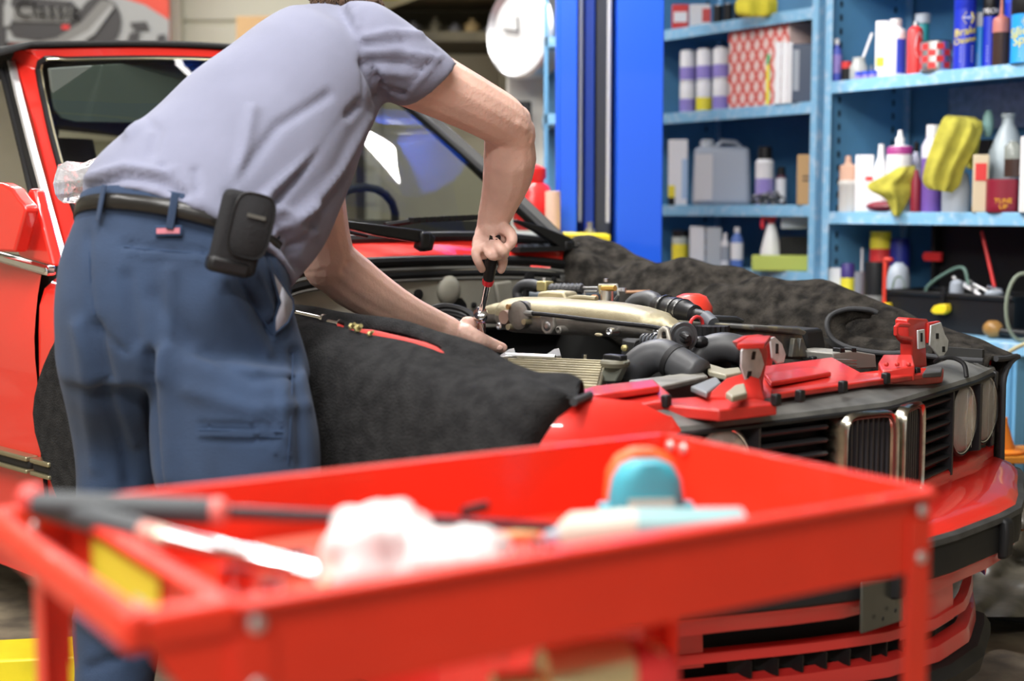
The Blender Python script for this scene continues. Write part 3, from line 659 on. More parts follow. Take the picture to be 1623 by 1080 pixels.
t = bottle('gallon_jug', 1594, 62, 172, 276+50, v_, .16, [(.92, 0), (1, .05), (1, .5), (.9, .62), (.45, .84), (.3, .9), (.3, .96), (.36, .965), (.36, 1)], [flat('jug_haze', (.36, .42, .46), .35)], [0]*8, 'translucent grey gallon jug at the back of the middle shelf', 'jug', seg=24)
bottle('small_bottle', 1603, 26, 222, 278, v_+.115, .05, [(1, 0), (1, .45), (1, .5), (1, .85), (.6, .95), (.5, 1)], [BRN, flat('smoke', (.22, .24, .22), .2)], [0, 0, 1, 1, 1], 'small half-full dark bottle standing on the red tin', 'bottle')
t = bottle('red_tin', 1588, 50, 276, y2-8, v_, .04, CAN, [MAR, MAR], [0, 0, 0, 0, 0, 1, 1, 1], 'dark red tin with yellow lettering', 'tin')
for wtxt, hh in (('TUNE', .34), ('UP', .16)):
    f = wrap(t, t['r'], t['h']*hh); lettering(wtxt, .022, flat('tin_yellow', (.85, .45, .03)), t, lambda x, y, z, f=f: f(x+.004, y, z))
carton('white_carton', 1622, 14, 212, y2-6, v_, .02, WHT, 'tall white carton at the right frame edge', 'box', dep=.1)
p, wm, hm = place(1400, y2-8, 300, 80, .03, v_)
tag(build('maroon_dish', M().ball(p+KZ*.02, .075, sc=(1, .5, .26), ax=AX), MAR), 'maroon oval tool lying under the small yellow cloth', 'tool')
bottle('maroon_bottle', 1451, 16, 262, y2-8, v_, .03, [(1, 0), (1, .7), (.5, .9), (.4, 1)], [MAR], [0, 0, 0], 'maroon bottle right of the small yellow cloth', 'bottle')
# reflective liner leaning on the back panel
p, _ = SP(1560, DP-.02, v_+.36)
tag(build('foil_sheet', M().box(p+KZ*.02, (.34, .008, .16), AX), mat('dull_foil', (.45, .52, .62), .35, metal=.6, noise=.3, nscale=30)), 'dull silver sheet leaning on the back of the middle shelf', 'sheet')
p, _ = SP(1562, .16, v_+.30)
tag(build('plastic_bag', remesh and M().ball(p, .04, sc=(.5, .5, 1.3), seg=9, rings=6), flat('bag_green', (.20, .36, .34), .4)), 'crumpled green plastic bag beside the gallon jug', 'bag')
tag(build('bag_box', M().box(p-KZ*.175, (.06, .06, .24), AX), BLK), 'black box behind the kraft carton', 'box')
# cloths
def cloth(name, outline, Y, mt, label, dome=.016, cat='cloth', folds=(), nx=22):
    """a limp cloth: px outline as left/right pairs from top to bottom, bulging towards the viewer"""
    g = []
    for k, (xl, xr, yl, yr, dy) in enumerate(outline):
        row = []
        for i in range(nx+1):
            t = i/nx; x = xl+(xr-xl)*t; y = yl+(yr-yl)*t
            b = math.sin(math.pi*t)*dome
            for (f0, amp, wd) in folds: b += amp*math.exp(-((t-f0-.03*math.sin(k*.9))/wd)**2)
            row.append(P(x, y, Y+dy-b))
        g.append(row)
    n = len(g); G = []
    for j in range(nx+1):
        col = spline([g[i][j] for i in range(n)], 4); G.append(col)
    m = M().grid(G)
    o = build(name, m, mt, solid=.006, subsurf=1, angle=180); return tag(o, label, cat)
Yc = SP(1508, 0, 0)[1]-.02
cloth('microfibre_cloth', [(1505, 1545, 184, 186, .12), (1496, 1557, 186, 200, .04), (1486, 1553, 205, 222, 0), (1475, 1540, 235, 248, -.01), (1466, 1528, 262, 270, -.01), (1462, 1522, 288, 292, 0), (1472, 1508, 300, 306, .0)], Yc, YEL, 'yellow microfibre cloth draped long over bottles on the middle shelf', folds=((.3, .012, .1), (.7, .015, .08)))
cloth('microfibre_cloth', [(1528, 1556, 188, 192, .06), (1532, 1557, 200, 204, .03), (1532, 1552, 222, 226, .03), (1530, 1548, 245, 248, .03), (1534, 1544, 268, 270, .04)], Yc, YEL, 'folded yellow cloth tail hanging beside the long cloth', dome=.02)
cloth('microfibre_cloth', [(1424, 1450, 266, 262, .03), (1404, 1451, 278, 276, .0), (1376, 1449, 292, 292, 0), (1380, 1446, 303, 303, -.01), (1400, 1440, 312, 318, -.01), (1410, 1432, 326, 332, -.01), (1416, 1424, 342, 344, -.01)], SP(1415, 0, 0)[1]-.02, YEL, 'small yellow cloth hanging over the middle shelf edge', dome=.02, folds=((.5, .012, .1),))
cloth('work_gloves', [(1170, 1228, -2, -6, .06), (1166, 1232, 4, 2, .0), (1165, 1232, 14, 12, -.01), (1168, 1230, 22, 22, -.01), (1180, 1216, 27, 26, 0)], SP(1198, 0, 0)[1]-.03, flat('glove_yellow', (.72, .62, .05), .9), 'pair of yellow work gloves lying over the top shelf edge', dome=.03, cat='gloves', folds=((.3, .02, .12), (.75, .015, .1)))
# ------------------------------------------------------------ bench contents
bottle('spray_can', 1355, 38, 418, 500, ZC, .10, [(1, 0), (1, .9), (.9, .95)], [flat('can_grey', (.3, .3, .34))], [0, 0], 'grey can with yellow and violet label behind the fleece', 'can')
def bc(name, px, wd, top, bot, inset, prof, mats, mis, lab, cat='can'): return bottle(name, px, wd, top, bot, ZC, inset, prof, mats, mis, lab, cat)
t = bc('spray_can', 1346, 22, 420, 512, .06, [(1, 0), (1, .2), (1, .75), (1, .95), (.8, 1)], [LY, flat('indigo', (.06, .04, .2)), LY], [0, 2, 1, 1], 'yellow-labelled can with indigo top by the shelf upright', 'can')
t = bc('paint_can', 1390, 34, 420, 516, .10, [(1, 0), (1, .45), (1, .95), (.95, 1), (.8, 1)], [flat('worn_grey', (.22, .21, .2)), BLK], [0, 1, 1, 1], 'worn black and grey can under the yellow-capped aerosol')
bc('spray_can', 1397, 33, 378, 520, .16, [(1, 0), (1, .65), (1, .66), (1, .8), (1, .81), (1, 1), (.9, 1)], [LR, LY], [0, 0, 0, 0, 1, 1], 'red aerosol with tall yellow cap on the bench', 'spray can')
bc('blue_bottle', 1428, 32, 388, 520, .2, [(1, 0), (1, .9), (.9, 1)], [flat('navy_bottle', (.02, .03, .25))], [0, 0], 'dark blue bottle behind the round label', 'bottle')
t = bc('oval_bottle', 1427, 36, 416, 515, .08, [(.8, 0), (1, .3), (1, .75), (.8, .92), (.3, 1)], [GREY], [0]*4, 'grey bottle with green and violet oval label', 'bottle')
r_ = t['r']*1.01; m = M(); m.add([Vector((math.sin(.6*math.cos(q))*r_, -math.cos(.6*math.cos(q))*r_, t['h']*(.58+.22*math.sin(q)))) for q in [k*math.pi/8 for k in range(16)]], [list(range(16))])
build('label_band', m, flat('moss', (.10, .16, .08)), t, local=True)
build('stripe', M().lathe([(t['r']*1.005, t['h']*.28), (t['r']*1.005, t['h']*.42)]), LY, t, local=True)
carton('white_box', 1320, 30, 432, 515, ZC, .05, WHT, 'white box at the left end of the bench', 'box')
bottle('drinking_straw', 1368, 4, 386, 500, ZC, .14, [(1, 0), (1, 1)], [WHT], [0], 'thin white rod standing behind the cans', 'rod', seg=8)
# open black toolbox
def TB(px, ins, z): return SP(px, ins, z)[0]
kx0, kx1 = SX(1432, .05)[0], SX(1612, -.02)[0]
ck_ = (kx0+kx1)/2; wk = abs(kx1-kx0)
tbx = thing('toolbox', SB+ST_*ck_+SI*.1+KZ*ZC, 'large open black plastic toolbox with red latch on the bench', 'toolbox')
zt = ZC+.135
def tbb(name, k, ins, z, sz, mt=BLK, bev=.004): return build(name, M().box(SB+ST_*k+SI*ins+KZ*z, sz, AX), mt, tbx, bevel=bev)
tbb('front_wall', ck_, -.03, ZC+.067, (wk, .012, .135)); tbb('back_wall', ck_, .22, ZC+.067, (wk, .012, .135))
tbb('side_wall', ck_+wk/2, .095, ZC+.067, (.012, .25, .135)); tbb('side_wall', ck_-wk/2, .095, ZC+.067, (.012, .25, .135))
tbb('base', ck_, .095, ZC+.008, (wk, .25, .012)); tbb('rim', ck_, -.036, zt-.008, (wk+.02, .016, .016))
lid = tbb('lid', ck_, .255, zt+.14, (wk, .02, .29)); tbb('lid_flange', ck_, .235, zt+.28, (wk, .05, .015)); tbb('lid_flange', ck_+wk/2, .235, zt+.14, (.015, .05, .28)); tbb('lid_flange', ck_-wk/2, .235, zt+.14, (.015, .05, .28))
a = SX(1488, .24)[0]; build('latch', M().prism([SB+ST_*(a+x)+SI*.205+KZ*(P(0, y, SX(1488, .22)[1]).z) for x, y in ((.04, 407), (.03, 400), (-.04, 400), (-.04, 414), (.03, 414))], SI*.014), flat('latch_red', (.7, .03, .03)), tbx)
# tools in the box
c = SP(1512, .1, zt)[0]
tag(build('hand_mirror', M().tube(spline([c+ST_*.12+KZ*-.05, c+ST_*.10+KZ*.01, c+KZ*.07, c-ST_*.05+KZ*.075, c-ST_*.07+KZ*.02], 5), .006), flat('green_glass', (.12, .2, .17), .1)), 'curved dark green hose arching out of the toolbox', 'hose')
c = SP(1520, .04, zt)[0]
tag(build('tool_bottle', M().lathe([(.02, -.03), (.024, 0), (.022, .03), (.01, .04)], c, seg=14), GREY), 'small grey fitting standing at the toolbox front', 'fitting')
for i, (px, dz, dx) in enumerate(((1545, .0, .05), (1560, .01, -.05), (1535, .02, .04))):
    c = SP(px, .12, zt-.01+dz)[0]
    tag(build('wrench', M().tube([c-ST_*.05+KZ*-.01, c+ST_*.05+KZ*.03], [.006, .004]).ball(c+ST_*.05+KZ*.03, .012), STEEL), ['steel wrench lying at the right in the toolbox', 'steel wrench crossing the T-handle foot', 'steel wrench in the middle of the toolbox'][i], 'wrench')
a, b = SP(1582, .10, zt+.005)[0], SP(1557, .12, zt+.005)[0]; b = b+KZ*((462-370)*SX(1557, .12)[1]/FPX)
th = thing('red_bar', a, 'long thin red T-handle standing up in the toolbox', 'tool'); build('shaft', M().tube([a, b], .006), flat('bar_red', (.65, .03, .03), .3), th)
build('socket', M().tube([a-ST_*.03+KZ*.0, a+ST_*.03+KZ*.012], .010), CHR, th)
tag(build('rubber_grommet', M().ball(SP(1580, .05, zt)[0], .02, sc=(1.6, 1, .7)), GREY), 'grey rounded lump at the right corner of the toolbox', 'fitting')
# bar clamps with yellow pads
for i, (px, py, red) in enumerate(((1405, 486, True), (1498, 488, False))):
    c = SP(px, -.05, 0)[0]; c.z = P(px, py, SX(px, -.05)[1]).z
    cl = thing('bar_clamp', c, ['bar clamp with yellow pad and red bar left of the toolbox', 'bar clamp with yellow pad on the toolbox front'][i], 'clamp')
    build('pad', M().prism([c+ST_*x+KZ*z-SI*.02 for x, z in ((.035, -.012), (.02, .006), (0, .012), (-.028, .014), (-.032, -.008), (-.02, -.02), (.02, -.022))], SI*.03), flat('pad_yellow', (.85, .62, .02)), cl, bevel=.004)
    build('bar', M().box(c+KZ*(.09 if red else .035), (.014, .006, .16 if red else .07), AX), flat('clamp_red', (.62, .05, .03)) if red else BLK, cl, bevel=.002)
    build('jaw', M().box(c-KZ*.02+SI*.012, (.02, .02, .02), AX), BLK, cl)
    if red: build('handle', M().tube([c+KZ*.165, c+KZ*.165-ST_*.03], .008), flat('clamp_red', (.62, .05, .03)), cl)
c = SP(1580, -.08, ZC)[0]
kn = thing('wooden_mallet', c, 'wooden ball-ended handle lying before the toolbox', 'mallet')
build('head', M().ball(c+KZ*.030, .032, sc=(1.1, .9, .9), ax=AX), WOOD, kn); build('handle', M().tube([c+KZ*.024-ST_*.02, c+KZ*.02-ST_*.12+SI*.02], .014), BLK, kn)
c = SP(1625, -.12, ZC)[0]
tag(build('cable_loop', M().tube([c+Vector((math.cos(q)*.05, 0, .11+math.sin(q)*.105)) for q in [k*math.pi/12 for k in range(24)]], .006, 8, closed=True), flat('cable_green', (.22, .26, .20), .5)), 'upright loop of grey-green cable at the right edge', 'cable')
a = P(1590, 566, 4.3); b = P(1660, 530, 4.1)
tag(build('yellow_cord', M().tube(spline([a, P(1610, 552, 4.25), b], 5), .006), flat('cord_yellow', (.55, .50, .28), .6)), 'pale yellow cord on the bench corner at the right edge', 'cord')
# orange cone + white cup, tarp, mat
c = P(1583, 716, 4.05); 
cs = thing('cone_stand', (c.x, c.y, 0), 'dark low stand behind the bumper corner', 'stand')
build('post', M().box((c.x, c.y+.02, c.z/2-.01), (.08, .08, c.z-.02)), BLK, cs); build('top', M().box((c.x+.04, c.y+.02, c.z-.012), (.26, .2, .02)), flat('stand_orange', (.55, .2, .02)), cs, bevel=.003)
co_ = thing('funnel', c, 'orange funnel standing upside down beyond the headlights', 'funnel')
build('cone', M().lathe([(.045, 0), (.045, .01), (.022, .085), (.022, .10), (.018, .1)], c, seg=24), ORG, co_); build('rim', M().lathe([(.07, -.0), (.072, .006), (.045, .012)], c, seg=24), ORG, co_)
tag(build('plastic_cup', M().lathe([(.018, 0), (.025, .05), (.022, .05)], c+Vector((-.01, .02, .1)), seg=18), WHT), 'small white cup resting on the orange funnel', 'cup')
TARP = mat('grey_tarp', (.125, .112, .085), .38, noise=.6, nscale=9, bump=.5, bscale=30)
g = []
for i in range(37):
    row = []
    for j in range(31):
        x = 1440+i*9; y = 790+j*6.3; t = j/30
        Y = 3.95-.55*t*t
        b = .05*math.sin(x*.035+2*math.sin(y*.02))*math.sin(y*.05+1)+.03*math.sin(x*.09+y*.06)+.02*math.sin(y*.11-x*.05)+.045*(abs(math.sin(x*.045+y*.03+1.5*math.sin(y*.04)))**.5)-.03*abs(math.sin(x*.03-y*.07))
        q = P(x, y, Y-b*.7)
        if j == 0: q = q+Vector((0, .3, .02))
        q.z = max(q.z, .012); row.append(q)
    g.append(row)
tag(build('tarpaulin', M().grid(g), TARP, angle=180, solid=.004, subsurf=1), 'crumpled grey tarpaulin heaped on the floor behind the bumper', 'tarpaulin')
a, b, c, d = PZ(1490, 972, .02), PZ(1700, 1000, .02), PZ(1700, 962, .02), PZ(1500, 940, .02)
tag(build('floor_mat', M().prism([a, b, c, d], (0, 0, .02)), RUB, bevel=.004), 'black rubber strip on the floor beside the tarpaulin', 'mat')
# ------------------------------------------------------------ the car
car = thing('car', K(1.6, 0, 0), 'red two-door convertible with black soft top, its bonnet removed', 'car')
def cb(name, m, mt, par=None, **k): return build(name, m, mt, par or car, **k)
ZF = ([-.02, .03, .1, .3, .5, .9, 1.3, 1.7], [.735, .752, .768, .79, .808, .838, .878, .915])
def zf(s): return interp(s, *ZF)
LW = ([.0, .03, .06, .10, .15, .3, .6, 1.7], [.60, .66, .71, .755, .785, .805, .815, .815])
IZF = ([-.03, .096, .25, .445, .5, .894, 1.208, 1.293, 1.35, 1.42, 1.7], [.705, .708, .715, .715, .745, .78, .82, .88, .885, .90, .91])
TZF = ([-.03, .094, .257, .486, .696, .901, 1.217, 1.7], [.68, .715, .765, .80, .83, .85, .875, .91])
def fender(sg, s1, name):
    g = []
    for s in ([.0, .015, .04] if sg < 0 else [.062])+[.08, .14, .22, .35, .5, .7, .9, 1.1, 1.3, 1.5, s1]:
        z = zf(s); L = interp(s, *LW); row = []
        zb = .22
        zi_ = interp(s, *IZF) if sg > 0 else z; z = min(z, interp(s, *TZF)) if sg > 0 else z
        drop = .06 if s < .01 else (.02 if s < .02 else 0)
        for l, zz in ((min(.655, L-.10), zi_-.07), (min(.66, L-.095), zi_-.015), (min(.68, L-.09), zi_-.003), (L-.08, z), (L-.045, z-.008), (L-.018, z-.03), (L-.004, z-.07), (L, z-.13), (L+.002, z-.24), (L-.002, z-.36), (L-.01, z-.46), (L-.02, zb)):
            row.append(K(s, sg*l, min(zz, z-drop)))
        g.append(row)
    m = M().grid(g); m.add(g[0], [list(range(len(g[0])))])
    return cb(name, m, RED, angle=60)
fender(-1, 1.672, 'front_fender'); fender(1, 1.672, 'front_fender')
# near door and rear quarter
def sideL(z): return -interp(z, [.18, .3, .5, .7, .74, .85, .92, .95], [.785, .805, .817, .820, .826, .815, .800, .78])
def panel(s0, s1, z0, z1, name, sg=1):
    g = []
    for i in range(9):
        s = s0+(s1-s0)*i/8; zt_ = z1+(s-1.68)*.10 if z1 > .8 else z1
        g.append([K(s, sg*sideL(z), z) for z in [z0+(zt_-z0)*j/14 for j in range(15)]])
    return cb(name, M().grid(g), RED, angle=60)
door_ = panel(1.678, 2.78, .23, .915, 'door'); panel(2.79, 4.1, .23, .915, 'rear_quarter')
panel(1.678, 2.78, .23, .915, 'door', -1); panel(2.79, 4.1, .23, .915, 'rear_quarter', -1)
panel(1.30, 2.78, .17, .225, 'sill')
# belt chrome, rub strip
def strip(pts, w, h, mt, name, l): 
    m = M(); rings = []
    for s, z in pts: rings.append([K(s, l-w/2, z+h/2), K(s, l+w/2, z+h/2), K(s, l+w/2, z-h/2), K(s, l-w/2, z-h/2)])
    return cb(name, m.loft(rings), mt, bevel=min(w, h)*.3)
strip([(1.64, .925), (2.0, .962), (2.6, 1.02), (4.0, 1.10)], .03, .026, CHR, 'belt_moulding', -.795)
AB = mat('anodised_trim', (.36, .32, .20), .3, metal=.7)
for a, b in ((1.69, 2.75), (1.58, 1.672)):
    strip([(a, .470), (b, .470)], .03, .034, RUB, 'rub_strip', -.828); strip([(a, .482), (b, .482)], .034, .012, AB, 'rub_strip_insert', -.832)
    strip([(a, .452), (b, .452)], .034, .010, AB, 'rub_strip_insert', -.832)
# pillars, header, glass
def pq(pts): return [CP(x, y, l=l) for x, y, l in pts]
NO = pq([(36, 78, -.53), (27, 100, -.54), (46, 165, -.57), (60, 215, -.59), (80, 300, -.63), (98, 372, -.67), (112, 420, -.70)])     # outer edge of near pillar
NI = pq([(72, 95, -.50), (62, 112, -.505), (72, 165, -.53), (83, 215, -.555), (104, 290, -.59), (128, 352, -.62), (150, 410, -.64)])
m = M().loft([[a, b, b-KU*.0+KU*-.05-KV*-.02, a-KU*.05] for a, b in zip(NO, NI)])
cb('windscreen_pillar', m, RED, bevel=.004)
FO = pq([(612, 118, .47), (668, 160, .50), (712, 200, .53), (784, 264, .585), (840, 318, .62), (902, 378, .655)])
FI = pq([(600, 130, .45), (655, 172, .48), (698, 210, .51), (766, 272, .565), (822, 326, .60), (884, 384, .635)])
cb('windscreen_pillar', M().loft([[a, b, b-KU*.05, a-KU*.05] for a, b in zip(FO, FI)]), flat('pillar_dark', (.05, .05, .05), .3), bevel=.004)
# header rail: arc between corners
def arc(a, b, up, fw, n=16): return [a.lerp(b, t)+KZ*(up*math.sin(math.pi*t))+KU*(fw*math.sin(math.pi*t)) for t in [i/n for i in range(n+1)]]
H0, H1 = CP(46, 77, l=-.53), CP(606, 112, l=.47)
I0, I1 = CP(64, 97, l=-.50), CP(600, 128, l=.455)
ao, ai = arc(H0, H1, .028, .03), arc(I0, I1, .026, .035)
cb('header_rail', M().loft([[a, b, b-KU*.06, a-KU*.06+KZ*.0] for a, b in zip(ao, ai)]), RED, bevel=.005)
# black gasket all around the glass
bl, br = pq([(150, 412, -.64)])[0], FI[-1]
base = spline([bl, CP(400, 388, l=-.25), CP(600, 378, l=.05), CP(760, 375, l=.36), br], 4)
loop = NI[::-1][1:]+ai[1:-1]+FI
cb('windscreen_gasket', M().tube(spline(loop, 2), .011, 8), RUB); cb('windscreen_gasket', M().tube(base, .014, 8), RUB)
cb('gasket_trim', M().tube([p+KU*.012 for p in spline(NI[::-1][1:]+ai[1:-1], 2)], .0035, 6), AB)
GL = thin('windscreen_glass', (.78, .84, .80), 1.55); 
g = []
L_ = [spline(NI, 4)[k] for k in (0, 7, 14, 20, 24)] if False else None
def resamp(pts, n):
    sp_ = spline(pts, 8); d_ = [0]
    for a, b in zip(sp_[:-1], sp_[1:]): d_.append(d_[-1]+(b-a).length)
    return [Vector([np.interp(d_[-1]*k/(n-1), d_, [p[c] for p in sp_]) for c in range(3)]) for k in range(n)]
L_, R_ = resamp([NI[0]]+NI[2:], 5), resamp(FI, 5)
BG_ = resamp(base, 9)
for i in range(len(L_)):
    t = i/(len(L_)-1); a, b = L_[i], R_[min(len(R_)-1, round(t*(len(R_)-1)))]; row = []
    for k in range(9):
        q = k/8; bulge = BG_[k]-bl.lerp(br, q); top = KU*(.035*math.sin(math.pi*q))+KZ*(.026*math.sin(math.pi*q))
        row.append(a.lerp(b, q)+bulge*t+top*(1-t))
    g.append(row)
glass = cb('windscreen', M().grid(g), GL, angle=180, subsurf=3)
# chrome strip and side window of the door
cs_ = pq([(10, 96, -.56), (22, 150, -.60), (42, 230, -.65), (66, 320, -.71), (90, 408, -.77)])
cb('chrome_strip', M().loft([[p-KV*.0, p+KU*.014, p+KU*.014+KV*.02, p+KV*.02] for p in cs_]), mat('satin_trim', (.85, .85, .86), .3, metal=.7), bevel=.002)
cb('window_seal', M().loft([[p-KU*.004, p-KU*.026, p-KU*.026+KV*.02, p-KU*.004+KV*.02] for p in cs_]), RUB)
w0 = pq([(-120, 96, -.56), (4, 112, -.57), (18, 170, -.61), (40, 260, -.66), (60, 345, -.73), (78, 412, -.77)])
wl = K(2.93, -.62, 1.46), K(3.28, -.775, 1.03)
cb('side_window', M().add([w0[1], w0[2], w0[3], w0[4], w0[5], wl[1], wl[0]], [(0, 1, 2, 3, 4, 5, 6)]), thin('side_glass', (.62, .68, .62), 1.5))
cb('window_frame', M().tube(spline(w0[1:], 2), .010, 8), RUB)
cb('window_frame_chrome', M().tube([p+KV*-.006 for p in spline(w0[1:], 2)], .0035, 6), AB)
# soft top
SOFT = mat('soft_top_black', (.02, .021, .022), .8, bump=.4, bscale=200)
g = []
rf_ = [K(2.22, -.62, H0.z-.02)]+[p+KZ*.010+KU*.012 for p in ao]+[K(2.22, .60, H1.z-.02)]
for i in range(13):
    t = i/12
    g.append([p-KU*(t*1.6)-KZ*(max(0, t-.45)*.28)+KV*((k/(len(rf_)-1)-.5)*.16*t) for k, p in enumerate(rf_)])
cb('soft_top', M().grid(g), SOFT, angle=180, solid=.014)
for sg in (-1, 1): cb('soft_top_side', M().add([K(2.95, sg*.63, 1.47), K(3.8, sg*.68, 1.335), K(4.05, sg*.70, 1.03), K(3.30, sg*.775, 1.03)], [(0, 1, 2, 3)]), SOFT, solid=.01)

cb('rear_window', M().add([K(3.8, -.60, 1.34), K(3.8, .60, 1.34), K(4.05, .66, 1.02), K(4.05, -.66, 1.02)], [(0, 1, 2, 3)]), thin('rear_film', (.7, .7, .62), 1.4))
# interior
INT = flat('interior_dark', (.035, .033, .03), .7); SEAT = flat('seat_dark', (.03, .028, .026), .6)
cb('dashboard', M().prism([K(1.50, -.66, .95), K(1.72, -.66, .98), K(1.86, -.66, .93), K(1.86, -.66, .62), K(1.5, -.66, .62)], KV*1.32), INT, bevel=.01)
cb('sun_visor', M().prism([CP(x, y, s=2.16) for x, y in ((78, 108), (200, 100), (320, 106), (330, 197), (120, 194), (98, 188), (86, 172))], -KU*.012), flat('visor_grey', (.10, .12, .105), .7), bevel=.003)
for l in (-.36, .36):
    cb('front_seat', M().loft([ring(K(2.45+.16*t, l, .62+.66*t), KV*(.25-.05*t), KU*.07, 20, 3) for t in (0, .3, .6, .85, 1)]), SEAT, angle=60)
    cb('headrest', M().ball(K(2.66, l, 1.30), .11, sc=(.6, 1.1, .8), ax=(KU, KV, KZ)), SEAT)
    if l > 0: cb('sun_visor', M().box(K(2.16, l*.8, 1.415), (.14, .40, .022), (-KU*.94-KZ*.34, KV, KZ*.94-KU*.34)), flat('visor_grey', (.12, .14, .125), .7), bevel=.01)
cb('side_trim', M().box(K(2.8, .765, .72), (2.2, .012, .62), (KU, KV, KZ)), INT); cb('side_trim', M().box(K(2.8, -.765, .70), (2.2, .012, .50), (KU, KV, KZ)), INT)
cb('floor_pan', M().box(K(2.4, 0, .30), (2.4, 1.55, .03), (KU, KV, KZ)), DBLK)
cb('rear_bulkhead', M().box(K(3.6, 0, .65), (.03, 1.5, .7), (KU, KV, KZ)), INT)
cb('steering_wheel', M().tube([K(2.0, .36, .98)+KV*(math.cos(a)*.18)+(KZ*.85+KU*.5)*(math.sin(a)*.18) for a in [k*math.pi/12 for k in range(24)]], .013, 8, closed=True), INT)
cb('rear_view_mirror', M().ball(K(1.86, 0.0, 1.36), .09, sc=(.2, 1.2, .32), ax=(KU, KV, KZ)), INT)
# door mirror
def pr(pts, l, dl, name, mt, bev=.004, par=None, seg=2): return cb(name, M().prism([CP(x, y, l=l) for x, y in pts], KV*dl), mt, par, bevel=bev, seg=seg)
mr = pr([(-60, 300), (-20, 288), (2, 290), (18, 299), (28, 314), (38, 325), (40, 334), (22, 400), (-60, 396)], -.885, .035, 'door_mirror', RED, .014, seg=5)
pr([(26, 400), (44, 330), (42, 306), (46, 298), (53, 300), (60, 330), (84, 423), (30, 408)], -.83, .03, 'mirror_base', RED, .012, seg=3)
# cowl
CW = lambda px, py, s: CP(px, py, s=s)
seal = [CP(x, y, s=s) for x, y, s in ((440, 440, 1.30), (480, 428, 1.32), (560, 418, 1.34), (640, 414, 1.35), (720, 412, 1.36), (800, 412, 1.36), (870, 416, 1.36), (925, 426, 1.35), (962, 440, 1.33))]
m = M(); sp = spline(seal, 4)
cb('cowl_seal', M().tube(sp, .013, 8), RUB)
cb('cowl_seal_rail', M().tube([p-KZ*.022+KU*.008 for p in sp], .006, 6), flat('seal_grey', (.16, .16, .15), .5))
cb('cowl_seal_lip', M().tube([p-KZ*.036+KU*.008 for p in sp], .010, 8), RUB)
cb('cowl_seal_rail', M().tube([p-KZ*.050+KU*.012 for p in sp], .005, 6), flat('seal_grey', (.16, .16, .15), .5))
bb = spline(base, 1); n = 24
g = []
for i in range(n+1):
    t = i/n; a = sp[min(len(sp)-1, int(t*(len(sp)-1)))]; k = int(t*16); b = base[k]
    a = a+KZ*.006; b = K(*[(CO@CU-(b.x*CU[0]+b.y*CU[1])), 0, 0]) if False else b-KZ*.008
    g.append([a.lerp(b, q)+KZ*(.008*math.sin(math.pi*q)) for q in (0, .25, .5, .75, 1)])
cb('cowl_panel', M().grid(g), RED, angle=180)
# louvred grille of the cowl
m = M()
o_ = CP(868, 396, s=1.395)+KZ*.004
lou = cb('cowl_vent', M().box(o_, (.11, .34, .014), (-KU, KV, KZ)), RUB)
for i in range(7): cb('louvre', M().box(o_+KV*(-.13+i*.043)+KZ*.010, (.095, .006, .010), (-KU, KV, KZ)), flat('vent_blue_grey', (.06, .07, .09), .4), lou)
for i in range(3): cb('louvre', M().box(o_+KU*(-.03+i*.03)+KZ*.009, (.004, .29, .008), (-KU, KV, KZ)), flat('vent_blue_grey', (.06, .07, .09), .4), lou)
# wipers
def pxp(pts, s): return [CP(x, y, s=s) for x, y in pts]
wa = cb('wiper_arm', M().prism(pxp([(540, 350), (600, 357), (655, 364), (674, 369), (681, 376), (676, 397), (664, 399), (654, 393), (656, 384), (640, 382), (590, 374), (545, 363)], 1.32), KU*.025), BLK, bevel=.004)
cb('pivot_cap', M().box(CP(670, 382, s=1.30), (.03, .03, .045), (KU, KV, KZ)), BLK, wa, bevel=.006)
cb('wiper_blade', M().tube(pxp([(520, 358), (545, 366), (582, 374)], 1.36), .006, 6), RUB)
wb = cb('wiper_blade', M().tube(pxp([(610, 357), (660, 350), (710, 346), (760, 345)], 1.40), .0075, 6), RUB)
for i in range(9): cb('blade_clip', M().box(CP(655+i*12, 349.5-i*.6, s=1.39), (.02, .016, .014), (KU, KV, KZ)), BLK, wb)
cb('blade_wire', M().tube(pxp([(618, 358), (648, 352)], 1.41), .003, 5), BLK, wb)
wc = cb('wiper_arm', M().prism(pxp([(812, 348), (850, 358), (896, 376), (904, 384), (903, 396), (893, 400), (880, 392), (840, 366), (812, 352)], 1.36), KU*.02), BLK, bevel=.003)
cb('pivot_cap', M().box(CP(897, 390, s=1.35), (.03, .03, .03), (KU, KV, KZ)), BLK, wc, bevel=.006)
# firewall and bay shell
cb('firewall', M().prism([CP(x, y, s=1.348) for x, y in ((430, 440), (640, 425), (800, 423), (930, 430), (985, 445), (1000, 512), (640, 522), (430, 545))], -KU*.02), FW)
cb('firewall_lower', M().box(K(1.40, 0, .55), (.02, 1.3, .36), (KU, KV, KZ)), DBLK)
fb = lambda *a, **k: cb(*a, **k)
cb('firewall_boss', M().lathe([(.042, -.004), (.036, .005), (.022, .011), (.008, .012)], CP(712, 460, s=1.343), KU, seg=20), FW, angle=180)
cb('firewall_ridge', M().prism([CP(x, y, s=1.348) for x, y in ((780, 448), (806, 444), (812, 500), (790, 505))], KU*.014), FW, bevel=.006)
cb('firewall_ridge', M().prism([CP(x, y, s=1.348) for x, y in ((885, 436), (925, 438), (930, 452), (888, 450))], KU*.010), flat('fw_panel', (.10, .10, .095), .6), bevel=.003)
for x, y, r in ((662, 467, .014), (838, 440, .018), (877, 443, .008), (750, 484, .008), (715, 465, .004)):
    cb('grommet', M().lathe([(r, 0), (r, .006), (r*.6, .008)], CP(x, y, s=1.343), KU, seg=16), DBLK)
